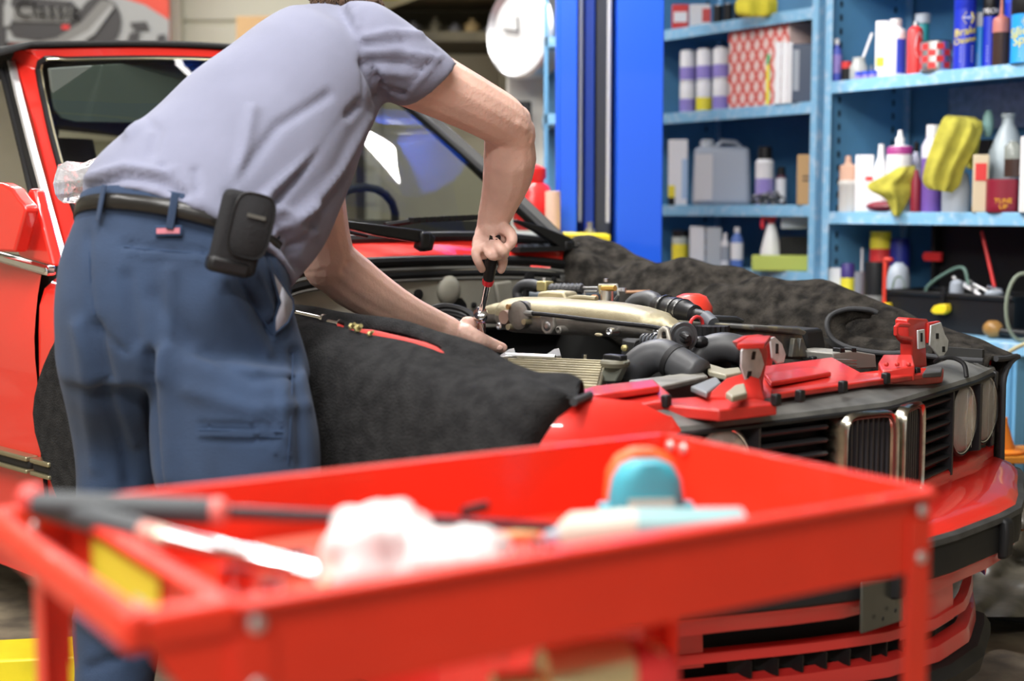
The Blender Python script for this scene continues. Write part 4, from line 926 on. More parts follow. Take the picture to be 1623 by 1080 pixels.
cb('wiring_bracket', M().prism([CP(x, y, s=1.36) for x, y in ((688, 520), (700, 480), (712, 470), (728, 470), (736, 480), (740, 520))], KU*.012), BLK, bevel=.004)
for i in range(7):
    cb('wiring_loom', M().tube(spline([CP(620+i*6, 498+i*4, s=1.25-.02*i), CP(668, 494+i*5, s=1.2), CP(705, 486+i*6, s=1.18), CP(742, 496+i*6, s=1.14), CP(762, 520+i*7, s=1.08)], 4), .009-.0006*i, 7), HOSE if i % 2 else RUB)
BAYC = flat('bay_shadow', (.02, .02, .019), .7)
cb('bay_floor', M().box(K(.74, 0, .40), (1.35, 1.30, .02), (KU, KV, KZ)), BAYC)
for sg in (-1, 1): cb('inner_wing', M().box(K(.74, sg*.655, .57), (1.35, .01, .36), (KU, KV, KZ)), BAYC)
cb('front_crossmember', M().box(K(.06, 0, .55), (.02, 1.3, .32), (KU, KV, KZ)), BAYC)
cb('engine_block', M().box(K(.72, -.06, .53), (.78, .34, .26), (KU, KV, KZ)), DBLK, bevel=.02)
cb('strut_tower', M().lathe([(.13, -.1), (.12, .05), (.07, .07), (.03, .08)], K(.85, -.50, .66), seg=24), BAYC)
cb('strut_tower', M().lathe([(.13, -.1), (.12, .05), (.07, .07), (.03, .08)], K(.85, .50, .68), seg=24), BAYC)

# ---- intake manifold
l0 = .02
stn = [(768, 500, 8), (774, 499, 15), (790, 497, 18), (806, 497, 20), (815, 498, 27), (828, 499, 30), (860, 500, 31), (900, 502, 31), (940, 504, 30), (980, 507, 29), (1015, 511, 27), (1045, 516, 23), (1065, 521, 17), (1078, 526, 9)]
def mring(x, y, h, up, e=2.6):
    c = CP(x, y, l=l0); D = c.y; r = h*D/FPX; wd = r*1.55 if h > 22 else r*1.1
    n = 24; out = []
    for j in range(n+1):
        q = math.pi*j/n*(1 if up else -1); cs, sn = math.cos(q), math.sin(q)
        out.append(c-KV*(math.copysign(abs(cs)**(2/e), cs)*wd)+KZ*(math.copysign(abs(sn)**(2/e), sn)*r*.94))
    return out
def half(up, name, mt):
    rr = []
    for i in range(len(stn)-1):
        for k in range(3):
            t = k/3; a, b = stn[i], stn[i+1]; rr.append(mring(*(a[q]+(b[q]-a[q])*t for q in range(3)), up))
    rr.append(mring(*stn[-1], up)); return cb(name, M().loft(rr), mt, angle=50)
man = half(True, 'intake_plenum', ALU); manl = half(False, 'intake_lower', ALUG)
cb('flange_seam', M().tube([CP(x, y+1, l=l0)-KV*(h*3.1/FPX*(1.55 if h > 22 else 1.1)) for x, y, h in stn[1:-1]], .003, 6), ALUG)
cb('plenum_ridge', M().tube(spline([CP(x, y, l=l0) for x, y in ((884, 498), (888, 484), (898, 476), (915, 472), (945, 474))], 4), .006, 8), ALU)
fl = lambda x, y: CP(x, y, l=l0-.075)
for x, y in ((794, 517), (889, 523), (969, 526), (1043, 526)): 
    b_ = cb('stud', M().lathe([(.009, -.02), (.009, .008), (.006, .010), (.006, .004)], fl(x, y), -KV, seg=14), STEEL if x != 889 else ALUG)
for x, y in ((812, 518), (837, 510)): cb('pipe_stub', M().tube([fl(x, y)+KV*.02, fl(x, y)-KV*.015], .007, 12), ALU)
cb('lug', M().prism([fl(x, y) for x, y in ((855, 500), (877, 500), (878, 520), (872, 530), (864, 531), (857, 524))], KV*.03), ALUG, bevel=.004)
cb('lug_bore', M().lathe([(.011, 0), (.008, .002), (.004, .003)], fl(867, 517)-KV*.001, -KV, seg=18), STEEL)
cb('round_cover', M().lathe([(.033, -.02), (.033, .004), (.025, .010), (.01, .011)], fl(823, 500), -KV, seg=28), ALUG)
cb('round_boss', M().lathe([(.016, -.02), (.016, .004)], fl(800, 503), -KV, seg=22), flat('rust_grey', (.30, .20, .16), .7))
cb('brass_pin', M().lathe([(.007, -.02), (.006, .014)], fl(811, 486), -KV, seg=12), flat('rusty_brass', (.40, .24, .10), .5))
cb('cover_arc', M().tube(spline([fl(815, 484), fl(824, 479), fl(834, 485), fl(840, 496)], 4), .004, 6), BLK)
cb('plug_cable', M().tube(spline([fl(830, 497), fl(850, 497)-KV*.01, fl(880, 499)-KV*.015, fl(930, 505)-KV*.015, fl(990, 512)-KV*.015, fl(1040, 518)-KV*.01, fl(1068, 528)], 4), .005, 8), RUB)
cb('cable_ferrule', M().tube([fl(826, 496), fl(850, 497)-KV*.01], .0065, 8), flat('ferrule', (.2, .2, .19), .4))
cb('oval_tag', M().ball(fl(949, 531), .012, sc=(1, .4, .35), ax=(KU, KV, KZ)), ALU)
# linkages behind the plenum
bk = lambda x, y, l=.16: CP(x, y, l=l)
cb('raised_pad', M().prism([bk(x, y, .08) for x, y in ((848, 480), (852, 463), (868, 461), (892, 463), (900, 480))], KV*.05), ALU, bevel=.006)
cb('linkage_hose', M().tube(spline([bk(822, 474), bk(820, 462), bk(828, 452), bk(845, 451), bk(856, 455)], 4), .013, 10), HOSE)
cb('linkage_hose', M().tube(spline([bk(833, 470), bk(836, 458), bk(850, 459)], 4), .008, 8), RUB)
YZ = mat('yellow_zinc', (.55, .48, .22), .35, metal=.6)
cb('linkage_block', M().box(bk(864, 454), (.032, .03, .026), (KU, KV, KZ)), YZ, bevel=.003)
g = [bk(872+i*3.2, 458, .16) for i in range(17)]
cb('ribbed_boot', M().tube(g, [.014 if i % 2 else .0105 for i in range(17)], 12), HOSE, angle=25)
cb('linkage_rod', M().tube([bk(925, 457), bk(948, 457)], .004, 8), STEEL)
ZS = mat('zinc_plate', (.6, .6, .57), .35, metal=.6)
cb('throttle_bracket', M().tube([bk(x, y) for x, y in ((927, 474), (927, 462), (947, 462), (950, 452), (978, 452), (980, 468), (972, 478))], .0035, 5), ZS)
cb('throttle_bracket', M().prism([bk(x, y, .14) for x, y in ((948, 452), (962, 452), (960, 466), (950, 466))], KV*.004), YZ)
cb('brass_fitting', M().tube([bk(955, 457, .13), bk(975, 457, .13)], .007, 10), flat('brass', (.62, .38, .10), .3, metal=.6))
cb('sensor_body', M().lathe([(.016, -.03), (.016, .02), (.010, .024)], bk(962, 474, .14), seg=16), STEEL)
cb('copper_nut', M().ball(bk(942, 473, .12), .010, seg=8, rings=5), flat('copper', (.5, .25, .12), .4))
for x, y in ((984, 462), (988, 462), (862, 446), (960, 447)): cb('nut', M().lathe([(.006, 0), (.006, .008)], bk(x, y), seg=6), STEEL)
cb('brake_reservoir', M().box(K(1.12, .42, .80), (.16, .22, .10), (KU, KV, KZ)), flat('slate_box', (.07, .085, .10), .35), bevel=.01)
cb('copper_pipe', M().tube([CP(992, 463, s=1.0), CP(1030, 462, s=.95)], .004, 6), flat('copper', (.5, .25, .12), .4))
# hoses and sensors in front of the plenum
cb('idle_hose', M().tube(spline([CP(1002, 486, l=.14), CP(1012, 478, l=.14), CP(1030, 475, l=.13), CP(1042, 484, l=.12), CP(1043, 494, l=.12)], 4), .021, 14), HOSE)
a, b = CP(1040, 484, l=.12), CP(1118, 503, l=.06); ax = (b-a).normalized(); L = (b-a).length
cb('idle_valve', M().lathe([(.019, 0), (.024, L*.08), (.026, L*.30), (.027, L*.32), (.027, L*.62), (.024, L*.64), (.021, L*.80), (.014, L*.82), (.014, L*.95), (.012, L)], a, ax, seg=20), BLK)
for t in (.2, .42, .55): cb('valve_clamp', M().tube([a+ax*L*t, a+ax*(L*t+.006)], .029, 20), flat('clamp_dark', (.06, .06, .06), .25, metal=.5))
cb('valve_plug', M().tube([b, b+ax*.03-KZ*.01], [.016, .014], 12), flat('plug_grey', (.11, .12, .14), .5))
cb('red_seal', M().tube([CP(1104, 516, l=.02)+KV*(math.cos(q)*.022)+KU*(math.cos(q)*.0)+KZ*(math.sin(q)*.018) for q in [k*math.pi/8 for k in range(9)]], .004, 8), LR)
cb('wash_cap', M().lathe([(.05, -.01), (.05, .005), (.035, .03), (.02, .036)], CP(1096, 490, l=.30), seg=14), flat('knob_red', (.75, .05, .03), .35))
cb('reservoir_neck', M().lathe([(.04, -.1), (.04, .0)], CP(1096, 492, l=.31), seg=14), BLK)
c = CP(1128, 527, l=.02)
m = M(); n = 40; rr = []
for z in (-.016, .014): rr.append([c+KV*(math.cos(q)*(.038 if k % 2 else .034))+KU*(math.sin(q)*(.038 if k % 2 else .034))+KZ*z for k, q in enumerate([2*math.pi*j/n for j in range(n)])])
cb('ribbed_cap', m.loft(rr), BLK, angle=20); cb('coolant_tank', M().lathe([(.03, -.12), (.05, -.03), (.032, -.02)], c, seg=20), RUB)
c = CP(1083, 534, l=-.10)
cb('pressure_regulator', M().lathe([(.012, -.025), (.029, -.010), (.031, 0), (.029, .005), (.022, .004), (.020, .010), (.013, .011), (.008, .024)], c, (KU-KV*.6-KZ*.0).normalized(), seg=24), HOSE, angle=30)
cb('regulator_pipe', M().tube(spline([c+KU*.03-KV*.02, CP(1068, 526, l=-.1), CP(1056, 521, l=-.08)], 4), .006, 8), RUB)
cb('regulator_post', M().tube([c-KZ*.02, c-KZ*.09], .012, 8), BLK)
cb('copper_nut', M().ball(CP(1110, 542, l=-.06), .018, seg=8, rings=6, sc=(1, 1, .7)), BLK)
# lifting eye
m = M(); eye = [(1040, 550), (1041, 540), (1045, 522), (1052, 517), (1059, 521), (1064, 540), (1066, 552)]
oc = [CP(x, y, l=-.18) for x, y in eye]; hc = CP(1053, 532, l=-.18)
inn = [hc+(p-hc).normalized()*.0085 for p in oc]
m.grid([oc, inn], wrap=True); cb('lifting_eye', m, flat('eye_grey', (.35, .33, .29), .5, metal=.4), solid=.005)
cb('injector_plug', M().tube([CP(1018, 538, l=-.12), CP(1045, 541, l=-.12)], [.010, .012], 10), flat('plug_grey', (.11, .12, .14), .5))
for yy in (0, 5): cb('injector_wire', M().tube(spline([CP(1018, 538+yy, l=-.12), CP(1008, 544+yy, l=-.12), CP(1004, 560+yy, l=-.12)], 4), .003, 6), RUB)
for x in (1020, 1026, 1032, 1038): cb('plug_rib', M().tube([CP(x, 538.5, l=-.12), CP(x+2, 539, l=-.12)], .0135, 10), HOSE)
# big hoses
cb('radiator_hose', M().tube(spline([CP(1002, 604, l=-.22), CP(1008, 584, l=-.22), CP(1028, 568, l=-.21), CP(1052, 564, l=-.20), CP(1078, 578, l=-.20), CP(1108, 596, l=-.20)], 5), .033, 20), HOSE, angle=180)
q0 = CP(1068, 573, l=-.20); d0 = (CP(1078, 578, l=-.2)-CP(1060, 567, l=-.2)).normalized()
cb('hose_clamp', M().tube([q0-d0*.006, q0+d0*.006], .0355, 22), RUB); cb('hose_clamp', M().tube([CP(1003, 602, l=-.22)-KZ*.004, CP(1003, 602, l=-.22)+KZ*.006], .036, 20), flat('clamp_dark', (.06, .06, .06), .25))
cb('intake_hose', M().tube(spline([CP(1096, 580, l=-.06), CP(1112, 560, l=-.04), CP(1145, 550, l=-.02), CP(1178, 556, l=.0)], 5), .030, 20), HOSE, angle=180)
# oil cap, strap, valve cover
VC = mat('valve_cover_alloy', (.36, .32, .22), .42, metal=.5, noise=.4, nscale=14)
va, vb, vc, vd = PZ(772, 566, .752), PZ(962, 574, .752), PZ(948, 622, .745), PZ(775, 612, .745)
vcov = cb('valve_cover', M().prism([va, vb, vc, vd], (0, 0, -.06)), VC, bevel=.006)
for i in range(11):
    t = .06+i*.085; a, b = va.lerp(vd, t), vb.lerp(vc, t); a = a.lerp(b, .16+.02*i); b = a.lerp(b, .97)
    cb('fin', M().box((a+b)/2+KZ*.003, ((b-a).length, .0045, .008), ((b-a).normalized(), (b-a).normalized().cross(KZ), KZ)), VC, vcov, bevel=.001)
for x in (797, 868): cb('cover_lug', M().prism([PZ(x-8, 574, .75), PZ(x+10, 562, .75), PZ(x+18, 560, .758), PZ(x+22, 573, .75)], (0, 0, .012)), STEEL, bevel=.002)
cb('cover_rail', M().tube([PZ(802, 563, .762), PZ(880, 566, .762)], .005, 8), STEEL)
cb('cover_bolt', M().lathe([(.006, 0), (.006, .012)], PZ(927, 571, .752), seg=6), CHR)
c = PZ(975, 572, .775)
cb('oil_filler_cap', M().lathe([(.026, -.012), (.030, -.004), (.028, .001), (.02, .002)], c, seg=24), flat('cap_olive', (.16, .15, .11), .5))
cb('cap_handle', M().box(c+KZ*.006, (.046, .022, .012), (KU, KV, KZ)), BLK, bevel=.003)
cb('belt_cover', M().prism([CP(x, y, l=-.30) for x, y in ((962, 572), (990, 574), (975, 606), (946, 606))], KV*.02), flat('cover_grey_green', (.17, .18, .15), .5), bevel=.003)
cb('fuel_rail_clip', M().ball(CP(990, 552, l=-.10), .008, seg=6, rings=5), YZ)
# black boxes far right of bay
def boxy(name, pxs, s, ds, mt, bev=.006, par=None): return cb(name, M().prism([CP(x, y, s=s) for x, y in pxs], -KU*ds), mt, par, bevel=bev)
FBX = mat('box_black', (.03, .033, .038), .35, noise=.3, nscale=10)
fb1 = boxy('fuse_box', ((1124, 507), (1166, 508), (1178, 512), (1176, 526), (1126, 522)), .42, .16, FBX); boxy('fuse_box_lid', ((1122, 501), (1170, 502), (1181, 507), (1180, 512), (1124, 509)), .42, .17, FBX, .004)
boxy('fuse_box_base', ((1150, 520), (1190, 521), (1200, 548), (1140, 548)), .36, .1, flat('base_grey', (.08, .085, .09), .5))
AFB = mat('dusty_airbox', (.075, .075, .07), .5, noise=.5, nscale=25, ncol=(.17, .15, .09), nlo=.3, nhi=.5)
boxy('airbox', ((1197, 522), (1272, 526), (1284, 560), (1283, 572), (1197, 566)), .28, .20, AFB, .012)
boxy('airbox_lid', ((1194, 516), (1268, 520), (1280, 526), (1276, 532), (1195, 524)), .27, .22, AFB, .004)
boxy('airbox_side', ((1276, 524), (1305, 520), (1312, 562), (1284, 570)), .30, .14, RUB, .008)
for x in (1252, 1262): cb('airbox_rib', M().prism([CP(x, 536, s=.275), CP(x+4, 536, s=.275), CP(x+10, 566, s=.275), CP(x-4, 566, s=.275)], KU*.012), AFB, bevel=.002)
# radiator and its frame
cb('radiator', M().prism([CP(x, y, s=.22) for x, y in ((1028, 606), (1080, 600), (1118, 590), (1140, 592), (1140, 640), (1030, 640))], -KU*.05), flat('radiator_grey', (.22, .22, .21), .5, metal=.3), bevel=.004)
cb('radiator_tank', M().prism([PZ(x, y, .755) for x, y in ((1028, 600), (1112, 587), (1122, 596), (1048, 612))], (0, 0, -.012)), flat('tank_grey', (.26, .25, .22), .5, metal=.3, noise=.4, nscale=20), bevel=.003)
cb('radiator_shroud', M().prism([PZ(x, y, .752) for x, y in ((1095, 612), (1135, 596), (1143, 606), (1120, 622))], (0, 0, -.012)), flat('shroud_grey', (.17, .18, .19), .5), bevel=.003)
cb('radiator_hook', M().prism([PZ(x, y, .762) for x, y in ((1118, 579), (1124, 576), (1150, 584), (1172, 582), (1176, 590), (1150, 594), (1124, 588))], (0, 0, -.012)), flat('olive_steel', (.28, .26, .19), .45), bevel=.003)
boxy('relay_carrier', ((1320, 560), (1352, 556), (1388, 562), (1390, 584), (1345, 586), (1322, 572)), .20, .10, flat('relay_grey', (.32, .31, .28), .5, metal=.3), .003)
for i in range(3): boxy('relay_fin', ((1326, 570+i*5), (1358, 571+i*5), (1358, 573+i*5), (1326, 572+i*5)), .165, .02, STEEL, 0)
for x in (1332, 1350): boxy('relay_stud', ((x, 552), (x+8, 552), (x+8, 560), (x, 560)), .2, .02, BLK, .002)

# ---- nose
def ns(l): return -.078+.165*abs(l)+.10*max(0, abs(l)-.5)
def nosegrid(l0, l1, prof, n=24):
    g = []
    for i in range(n+1):
        l = l0+(l1-l0)*i/n; g.append([K(ns(l)+ds, l, z) for ds, z in prof])
    return g
GT = mat('dusty_grille_top', (.16, .16, .15), .55, noise=.45, nscale=10, ncol=(.07, .07, .068))
cb('grille_top_panel', M().grid(nosegrid(-.63, .69, ((.09, .728), (.06, .727), (.012, .712), (.0, .708), (-.004, .700), (.0, .690), (.02, .688)), 40)), GT, angle=30)
cb('grille_lip', M().grid(nosegrid(-.62, .66, ((-.004, .700), (-.010, .697), (-.010, .692), (0, .690)), 40)), BLK)
cb('nose_backing', M().grid(nosegrid(-.62, .66, ((.055, .71), (.055, .50)), 30)), DBLK)
RD2 = RED
# slats left and right
SLAT = mat('slat_black', (.03, .03, .033), .35)
for sg in (-1, 1):
    for k in range(7):
        z = .675-k*.0245
        g = nosegrid(sg*.165, sg*.345, ((.035, z-.010), (.002, z-.004), (-.002, z+.001), (.002, z+.005), (.035, z+.003)), 4)
        cb('grille_slat', M().grid(g), SLAT, angle=60)
    cb('grille_end', M().prism([K(ns(.345)+d, sg*.345, z) for d, z in ((-.006, .69), (.05, .69), (.05, .515), (-.006, .515))], KV*.006), SLAT)
    for k, l in enumerate((.425, .600)):
        lc = sg*l; sn = ns(l); sl = .05*sg
        hx = (KU-KV*(-sl)*0+KV*sg*.12).normalized(); c = K(sn+.012, lc, .622)
        hl = cb('headlight', M().lathe([(.080, -.05), (.080, .012), (.0765, .016), (.0745, .010), (.0745, -.045)], c, hx, seg=40), BLK)
        cb('reflector', M().lathe([(.008, -.034), (.040, -.026), (.062, -.012), (.0735, .004)], c, hx, seg=40, cap=False), mat('reflector', (.88, .85, .76), .3, metal=.6), hl, angle=180)
        cb('headlight_rim', M().tube([c+hx*.012+hx.cross(KZ)*(math.cos(q)*.0735)+KZ*(math.sin(q)*.0735) for q in [j*math.pi/20 for j in range(40)]], .0022, 6, closed=True), CHR, hl)
        lens = cb('lens', M().lathe([(.073, .006), (.068, .015), (.055, .021), (.035, .025), (.012, .027)], c, hx, seg=40), mat('lens_glass', (.92, .90, .84), .16, trans=.8, ior=1.25), hl, angle=180)
        cb('bulb', M().ball(c-hx*.02, .012, seg=10, rings=6), mat('bulb_pale', (.8, .75, .55), .2), hl)
        for j in range(-3, 4, 2):
            hh = math.sqrt(max(0, .066**2-(j*.0145)**2)); zc = c+hx.cross(KZ)*(j*.0145)+hx*(.0275-abs(j)**2*.0011)
            cb('lens_rib', M().box(zc, (.0008, .0010, hh*1.9), (hx, hx.cross(KZ), KZ)), flat('rib_glass', (.6, .6, .58), .15, trans=.6), hl)
    cb('headlight_divider', M().prism([K(ns(.51)+d, sg*.508, z) for d, z in ((-.012, .69), (.06, .69), (.06, .53), (-.012, .545))], KV*.010), SLAT)
    cb('headlight_end', M().prism([K(ns(.67)+d, sg*.665, z) for d, z in ((-.012, .70), (.06, .72), (.06, .50), (-.006, .53))], KV*.014), SLAT, bevel=.003)
# kidneys
for sg in (-1, 1):
    l0_, l1_ = sg*.006, sg*.146; lc = (l0_+l1_)/2; hw = .069; hh = .098; zc = .600
    fr = []
    for q in range(40):
        a = 2*math.pi*q/40; cs_q, sn_q = math.cos(a), math.sin(a)
        l = lc+hw*math.copysign(abs(cs_q)**.32, cs_q); z = zc+hh*math.copysign(abs(sn_q)**.32, sn_q)
        fr.append((l, z))
    sf = lambda l: ns(0)+abs(l)*.22-.022
    rings = []
    for (l, z) in fr:
        cl, cz = lc, zc; il = cl+(l-cl)*.86; iz = cz+(z-cz)*.90
        rings.append([K(sf(l)+.04, l, z), K(sf(l)-.002, l, z), K(sf(l)-.010, (l+il)/2, (z+iz)/2), K(sf(l)-.004, il, iz), K(sf(l)+.04, il, iz)])
    kid = cb('kidney_frame', M().loft(rings, False, closed=True), OCHR, angle=50)
    cb('painted_reflection', M().tube([K(sf(l)-.003, lc+(l-lc)*.84, zc+(z-zc)*.885) for l, z in fr], .0022, 5, closed=True), flat('reflection_red', (.12, .03, .025), .4), kid)  # thin dark red line, paints the red reflection inside the chrome frame
    for k in range(9):
        l = lc-hw*.78+k*hw*1.56/8
        cb('kidney_slat', M().box(K(sf(l)+.018, l, zc), (.03, .0055, hh*1.74), (KU, KV, KZ)), SLAT, kid)
    cb('kidney_back', M().box(K(sf(lc)+.045, lc, zc), (.004, hw*1.8, hh*1.8), (KU, KV, KZ)), DBLK, kid)
# lower red apron and bumper
cb('nose_apron', M().grid(nosegrid(-.66, .69, ((.05, .535), (.004, .528), (-.004, .52), (-.004, .505), (.03, .495)), 40)), RED, angle=40)
def bs(l): l = abs(l); return interp(l, [0, .2, .3, .4, .5, .6, .66, .70, .74, .745], [-.215, -.205, -.19, -.148, -.098, -.052, -.022, .005, .06, .45])
BL = [-.745, -.74, -.70, -.66, -.6, -.5, -.4, -.3, -.2, 0, .2, .3, .4, .5, .6, .66, .70, .74, .745]
def bumper(prof, mt, name, l0=-9, l1=9, angle=40, ins=0, par=None):
    ls = []
    for a, b in zip(BL[:-1], BL[1:]):
        for k in range(5): ls.append(a+(b-a)*k/5)
    ls.append(BL[-1]); ls = [l for l in ls if l0 <= l <= l1]
    g = [[K(bs(l)+ds, l*(1-dl), z) for ds, dl, z in prof] for l in ls]
    return cb(name, M().grid(g), mt, par, angle=angle)
BRD = mat('bumper_red', (.66, .035, .03), .38, coat=.6)
bumper(((.20, .10, .512), (.10, .05, .508), (.03, .015, .500), (.008, .004, .492), (.0, 0, .484)), RED, 'bumper_top')
bumper(((.0, 0, .484), (-.012, -.008, .480), (-.014, -.01, .470), (-.004, -.004, .464)), GPL, 'bumper_lip')
bumper(((-.002, 0, .468), (-.008, -.006, .46), (-.008, -.006, .412), (.002, 0, .404)), RUB, 'bumper_strip', -.74, .74)
bumper(((.0, 0, .468), (.0, 0, .404), (.012, .01, .39), (.02, .015, .372), (.10, .05, .366)), BRD, 'bumper_face')
for sg in (-1, 1):
    cb('overrider', M().prism([K(bs(.19)-.004+d, sg*.185, z) for d, z in ((0, .478), (-.02, .474), (-.022, .45), (-.02, .40), (0, .395))], KV*.03*sg), RUB, bevel=.006)
    if sg > 0: bumper(((-.002, 0, .468), (-.016, -.014, .463), (-.016, -.014, .410), (0, 0, .404)), mat('indicator_amber', (.70, .22, .02), .15, coat=1), 'indicator', *( (.385, .425) if sg > 0 else (-.425, -.385)))
# valance below the bumper
def vs(l): return interp(abs(l), [0, .15, .3, .46, .65, .70], [-.168, -.148, -.085, 0, .10, .16])
def val(prof, mt, name, l0=-.70, l1=.70, par=None, n=30):
    g = []
    for i in range(n+1):
        l = l0+(l1-l0)*i/n
        g.append([K(vs(l)+ds, l*(1-dl), z) for ds, dl, z in prof])
    return cb(name, M().grid(g), mt, par, angle=40)
val(((.0, .02, .405), (-.012, .0, .39), (-.016, 0, .375), (-.012, 0, .360)), BRD, 'valance_upper')
val(((.05, .05, .37), (.05, .05, .20)), DBLK, 'valance_backing', -.7, .5)
for l0_, l1_ in ((-.70, -.47), (-.10, .10), (.42, .70)): val(((-.010, 0, .362), (-.014, 0, .29)), BRD, 'valance_pillar', l0_, l1_, n=6)
val(((.0, 0, .318), (-.018, 0, .314), (-.022, 0, .298), (.0, 0, .292)), BRD, 'valance_bar')
val(((-.0, 0, .268), (-.024, 0, .262), (-.030, 0, .236), (-.02, 0, .230)), BRD, 'valance_lower', -.7, .40)
val(((-.02, 0, .236), (-.045, -.02, .230), (-.058, -.03, .212), (-.05, -.03, .180), (.0, 0, .176)), RUB, 'chin_spoiler', -.7, .36)
c = CP(1433, 926, s=-.13); f_ = cb('fog_lamp', M().lathe([(.03, -.03), (.040, -.01), (.042, .0), (.038, .004)], c, KU, seg=28), BLK)
cb('fog_lens', M().lathe([(.038, .002), (.025, .006), (.01, .008)], c, KU, seg=28), mat('fog_glass', (.35, .35, .34), .08, metal=.8), f_)
for k in range(8): cb('intake_vane', M().box(K(vs(-.36+k*.045)+.02, -.40+k*.045, .28), (.05, .004, .03), (KU, KV, KZ)), BLK)
# number plate bracket
a, b, c_, d = CP(1367, 924, s=-.215), CP(1432, 916, s=-.215), CP(1432, 985, s=-.215), CP(1366, 1006, s=-.215)
pb = cb('plate_bracket', M().prism([a, b, c_, d], -KU*.006), mat('bracket_grey', (.12, .125, .11), .25, metal=.6, noise=.4, nscale=6), bevel=.004)
for x, y in ((1399, 981), (1419, 968)): cb('bracket_hole', M().lathe([(.004, 0), (.004, .001)], CP(x, y, s=-.223), KU, seg=10), DBLK, pb)
# ---- slam panel and hinge brackets
def plate(name, pts, z, th, mt, bev=.003, par=None, zs=None):
    ps = [PZ(x, y, zs[i] if zs else z) for i, (x, y) in enumerate(pts)]
    return cb(name, M().prism(ps, (0, 0, -th)), mt, par, bevel=bev)
plate('slam_panel', ((905, 640), (912, 618), (1036, 601), (1062, 624), (1052, 638), (937, 657)), .748, .03, DRED, zs=[.74, .752, .765, .752, .740, .728])
plate('slam_ridge', ((912, 622), (940, 612), (1036, 601), (1046, 612), (916, 630)), .762, .012, DRED, zs=[.752, .757, .768, .764, .755])
plate('slam_panel', ((1062, 632), (1120, 628), (1200, 632), (1232, 640), (1140, 650), (1050, 642)), .735, .02, DRED)
plate('bracket_base', ((1118, 628), (1150, 600), (1178, 591), (1205, 600), (1212, 632)), .75, .02, DRED, zs=[.742, .765, .775, .765, .735])
plate('bracket_boss', ((1150, 622), (1165, 610), (1180, 607), (1184, 622), (1160, 628)), .76, .012, flat('olive_steel', (.28, .26, .19), .45))
plate('slam_panel', ((1208, 580), (1319, 566), (1364, 590), (1440, 582), (1496, 584), (1494, 592), (1230, 628), (1203, 634)), .74, .02, DRED, zs=[.758, .762, .745, .747, .738, .733, .728, .728])
plate('slam_ridge', ((1211, 592), (1290, 580), (1318, 590), (1222, 606)), .75, .01, DRED, zs=[.756, .760, .752, .748])
plate('slam_ridge', ((1222, 618), (1494, 584), (1494, 588), (1226, 624)), .742, .012, DRED)
plate('bracket_base', ((1392, 575), (1400, 562), (1446, 562), (1450, 580), (1398, 588)), .765, .03, DRED, zs=[.757, .768, .772, .76, .75])
for x in (1405, 1422, 1440): cb('rivet', M().ball(PZ(x, 578, .762), .005, seg=8, rings=5), DRED)
for x, y in ((1288, 573), (1230, 634), (1268, 628), (1336, 613), (1404, 600), (1452, 591), (1056, 636), (925, 652)):
    cb('panel_clip', M().box(PZ(x, y, .742), (.014, .016, .022), (KU, KV, KZ)), BLK, bevel=.003)
GAL = mat('galvanised', (.62, .64, .65), .45, metal=.35, noise=.25, nscale=40)
def holed(name, outer, slots, s, mt, th=.004):
    o = cb(name, M().prism([CP(x, y, s=s) for x, y in outer], -KU*th), mt, bevel=.0015)
    for sl in slots: cb('bracket_slot', M().prism([CP(x, y, s=s-.0012) for x, y in sl], -KU*.001), DBLK, o)
    return o
def slot(x, y, w_, h_, k=0): return [(x-w_/2+k, y-h_/2), (x+w_/2+k, y-h_/2), (x+w_/2-k, y+h_/2), (x-w_/2-k, y+h_/2)]
holed('hinge_plate', ((1176, 556), (1184, 545), (1196, 541), (1207, 560), (1212, 578), (1206, 596), (1194, 611), (1183, 606), (1175, 582)), [slot(1195, 564, 5, 13, 1), slot(1188, 594, 6, 11, 1)], .045, GAL)
cb('hinge_post', M().prism([CP(x, y, s=.06) for x, y in ((1168, 542), (1186, 533), (1210, 531), (1218, 560), (1210, 606), (1212, 628), (1188, 626), (1190, 560), (1178, 556))], -KU*.012), DRED, bevel=.002)
cb('hinge_cap', M().prism([PZ(x, y, .838) for x, y in ((1168, 545), (1186, 533), (1222, 532), (1212, 544))], (0, 0, -.01)), DRED, bevel=.002)
holed('hinge_plate', ((1221, 537), (1228, 534), (1240, 545), (1246, 562), (1243, 575), (1232, 577), (1224, 568)), [slot(1232, 553, 4, 16, 0)], .09, GAL)
cb('hinge_arm', M().prism([CP(x, y, s=.10) for x, y in ((1206, 534), (1230, 534), (1224, 580), (1210, 580))], -KU*.01), DRED, bevel=.002)
# far bracket
cb('hinge_post', M().prism([CP(x, y, s=.09) for x, y in ((1438, 508), (1442, 504), (1470, 506), (1474, 512), (1468, 548), (1470, 588), (1446, 588), (1446, 545), (1440, 540))], -KU*.03), DRED, bevel=.003)
cb('hinge_loop', M().tube([CP(x, y, s=.08) for x, y in ((1440, 516), (1424, 515), (1420, 519), (1420, 530), (1424, 535), (1444, 538))], .005, 8), DRED)
holed('hinge_plate', ((1455, 524), (1466, 522), (1467, 552), (1456, 554)), [slot(1461, 535, 3, 14)], .055, GAL)
holed('hinge_plate', ((1476, 516), (1492, 511), (1498, 530), (1504, 540), (1502, 556), (1492, 570), (1474, 548)), [slot(1486, 533, 4, 9), slot(1496, 554, 4, 9)], .07, GAL)
cb('hinge_arm', M().prism([CP(x, y, s=.085) for x, y in ((1472, 512), (1490, 509), (1494, 516), (1482, 530), (1472, 545))], -KU*.01), DRED, bevel=.002)
cb('bracket_foot', M().prism([PZ(x, y, .75) for x, y in ((1470, 580), (1494, 582), (1492, 590), (1462, 592))], (0, 0, -.01)), GPL, bevel=.002)
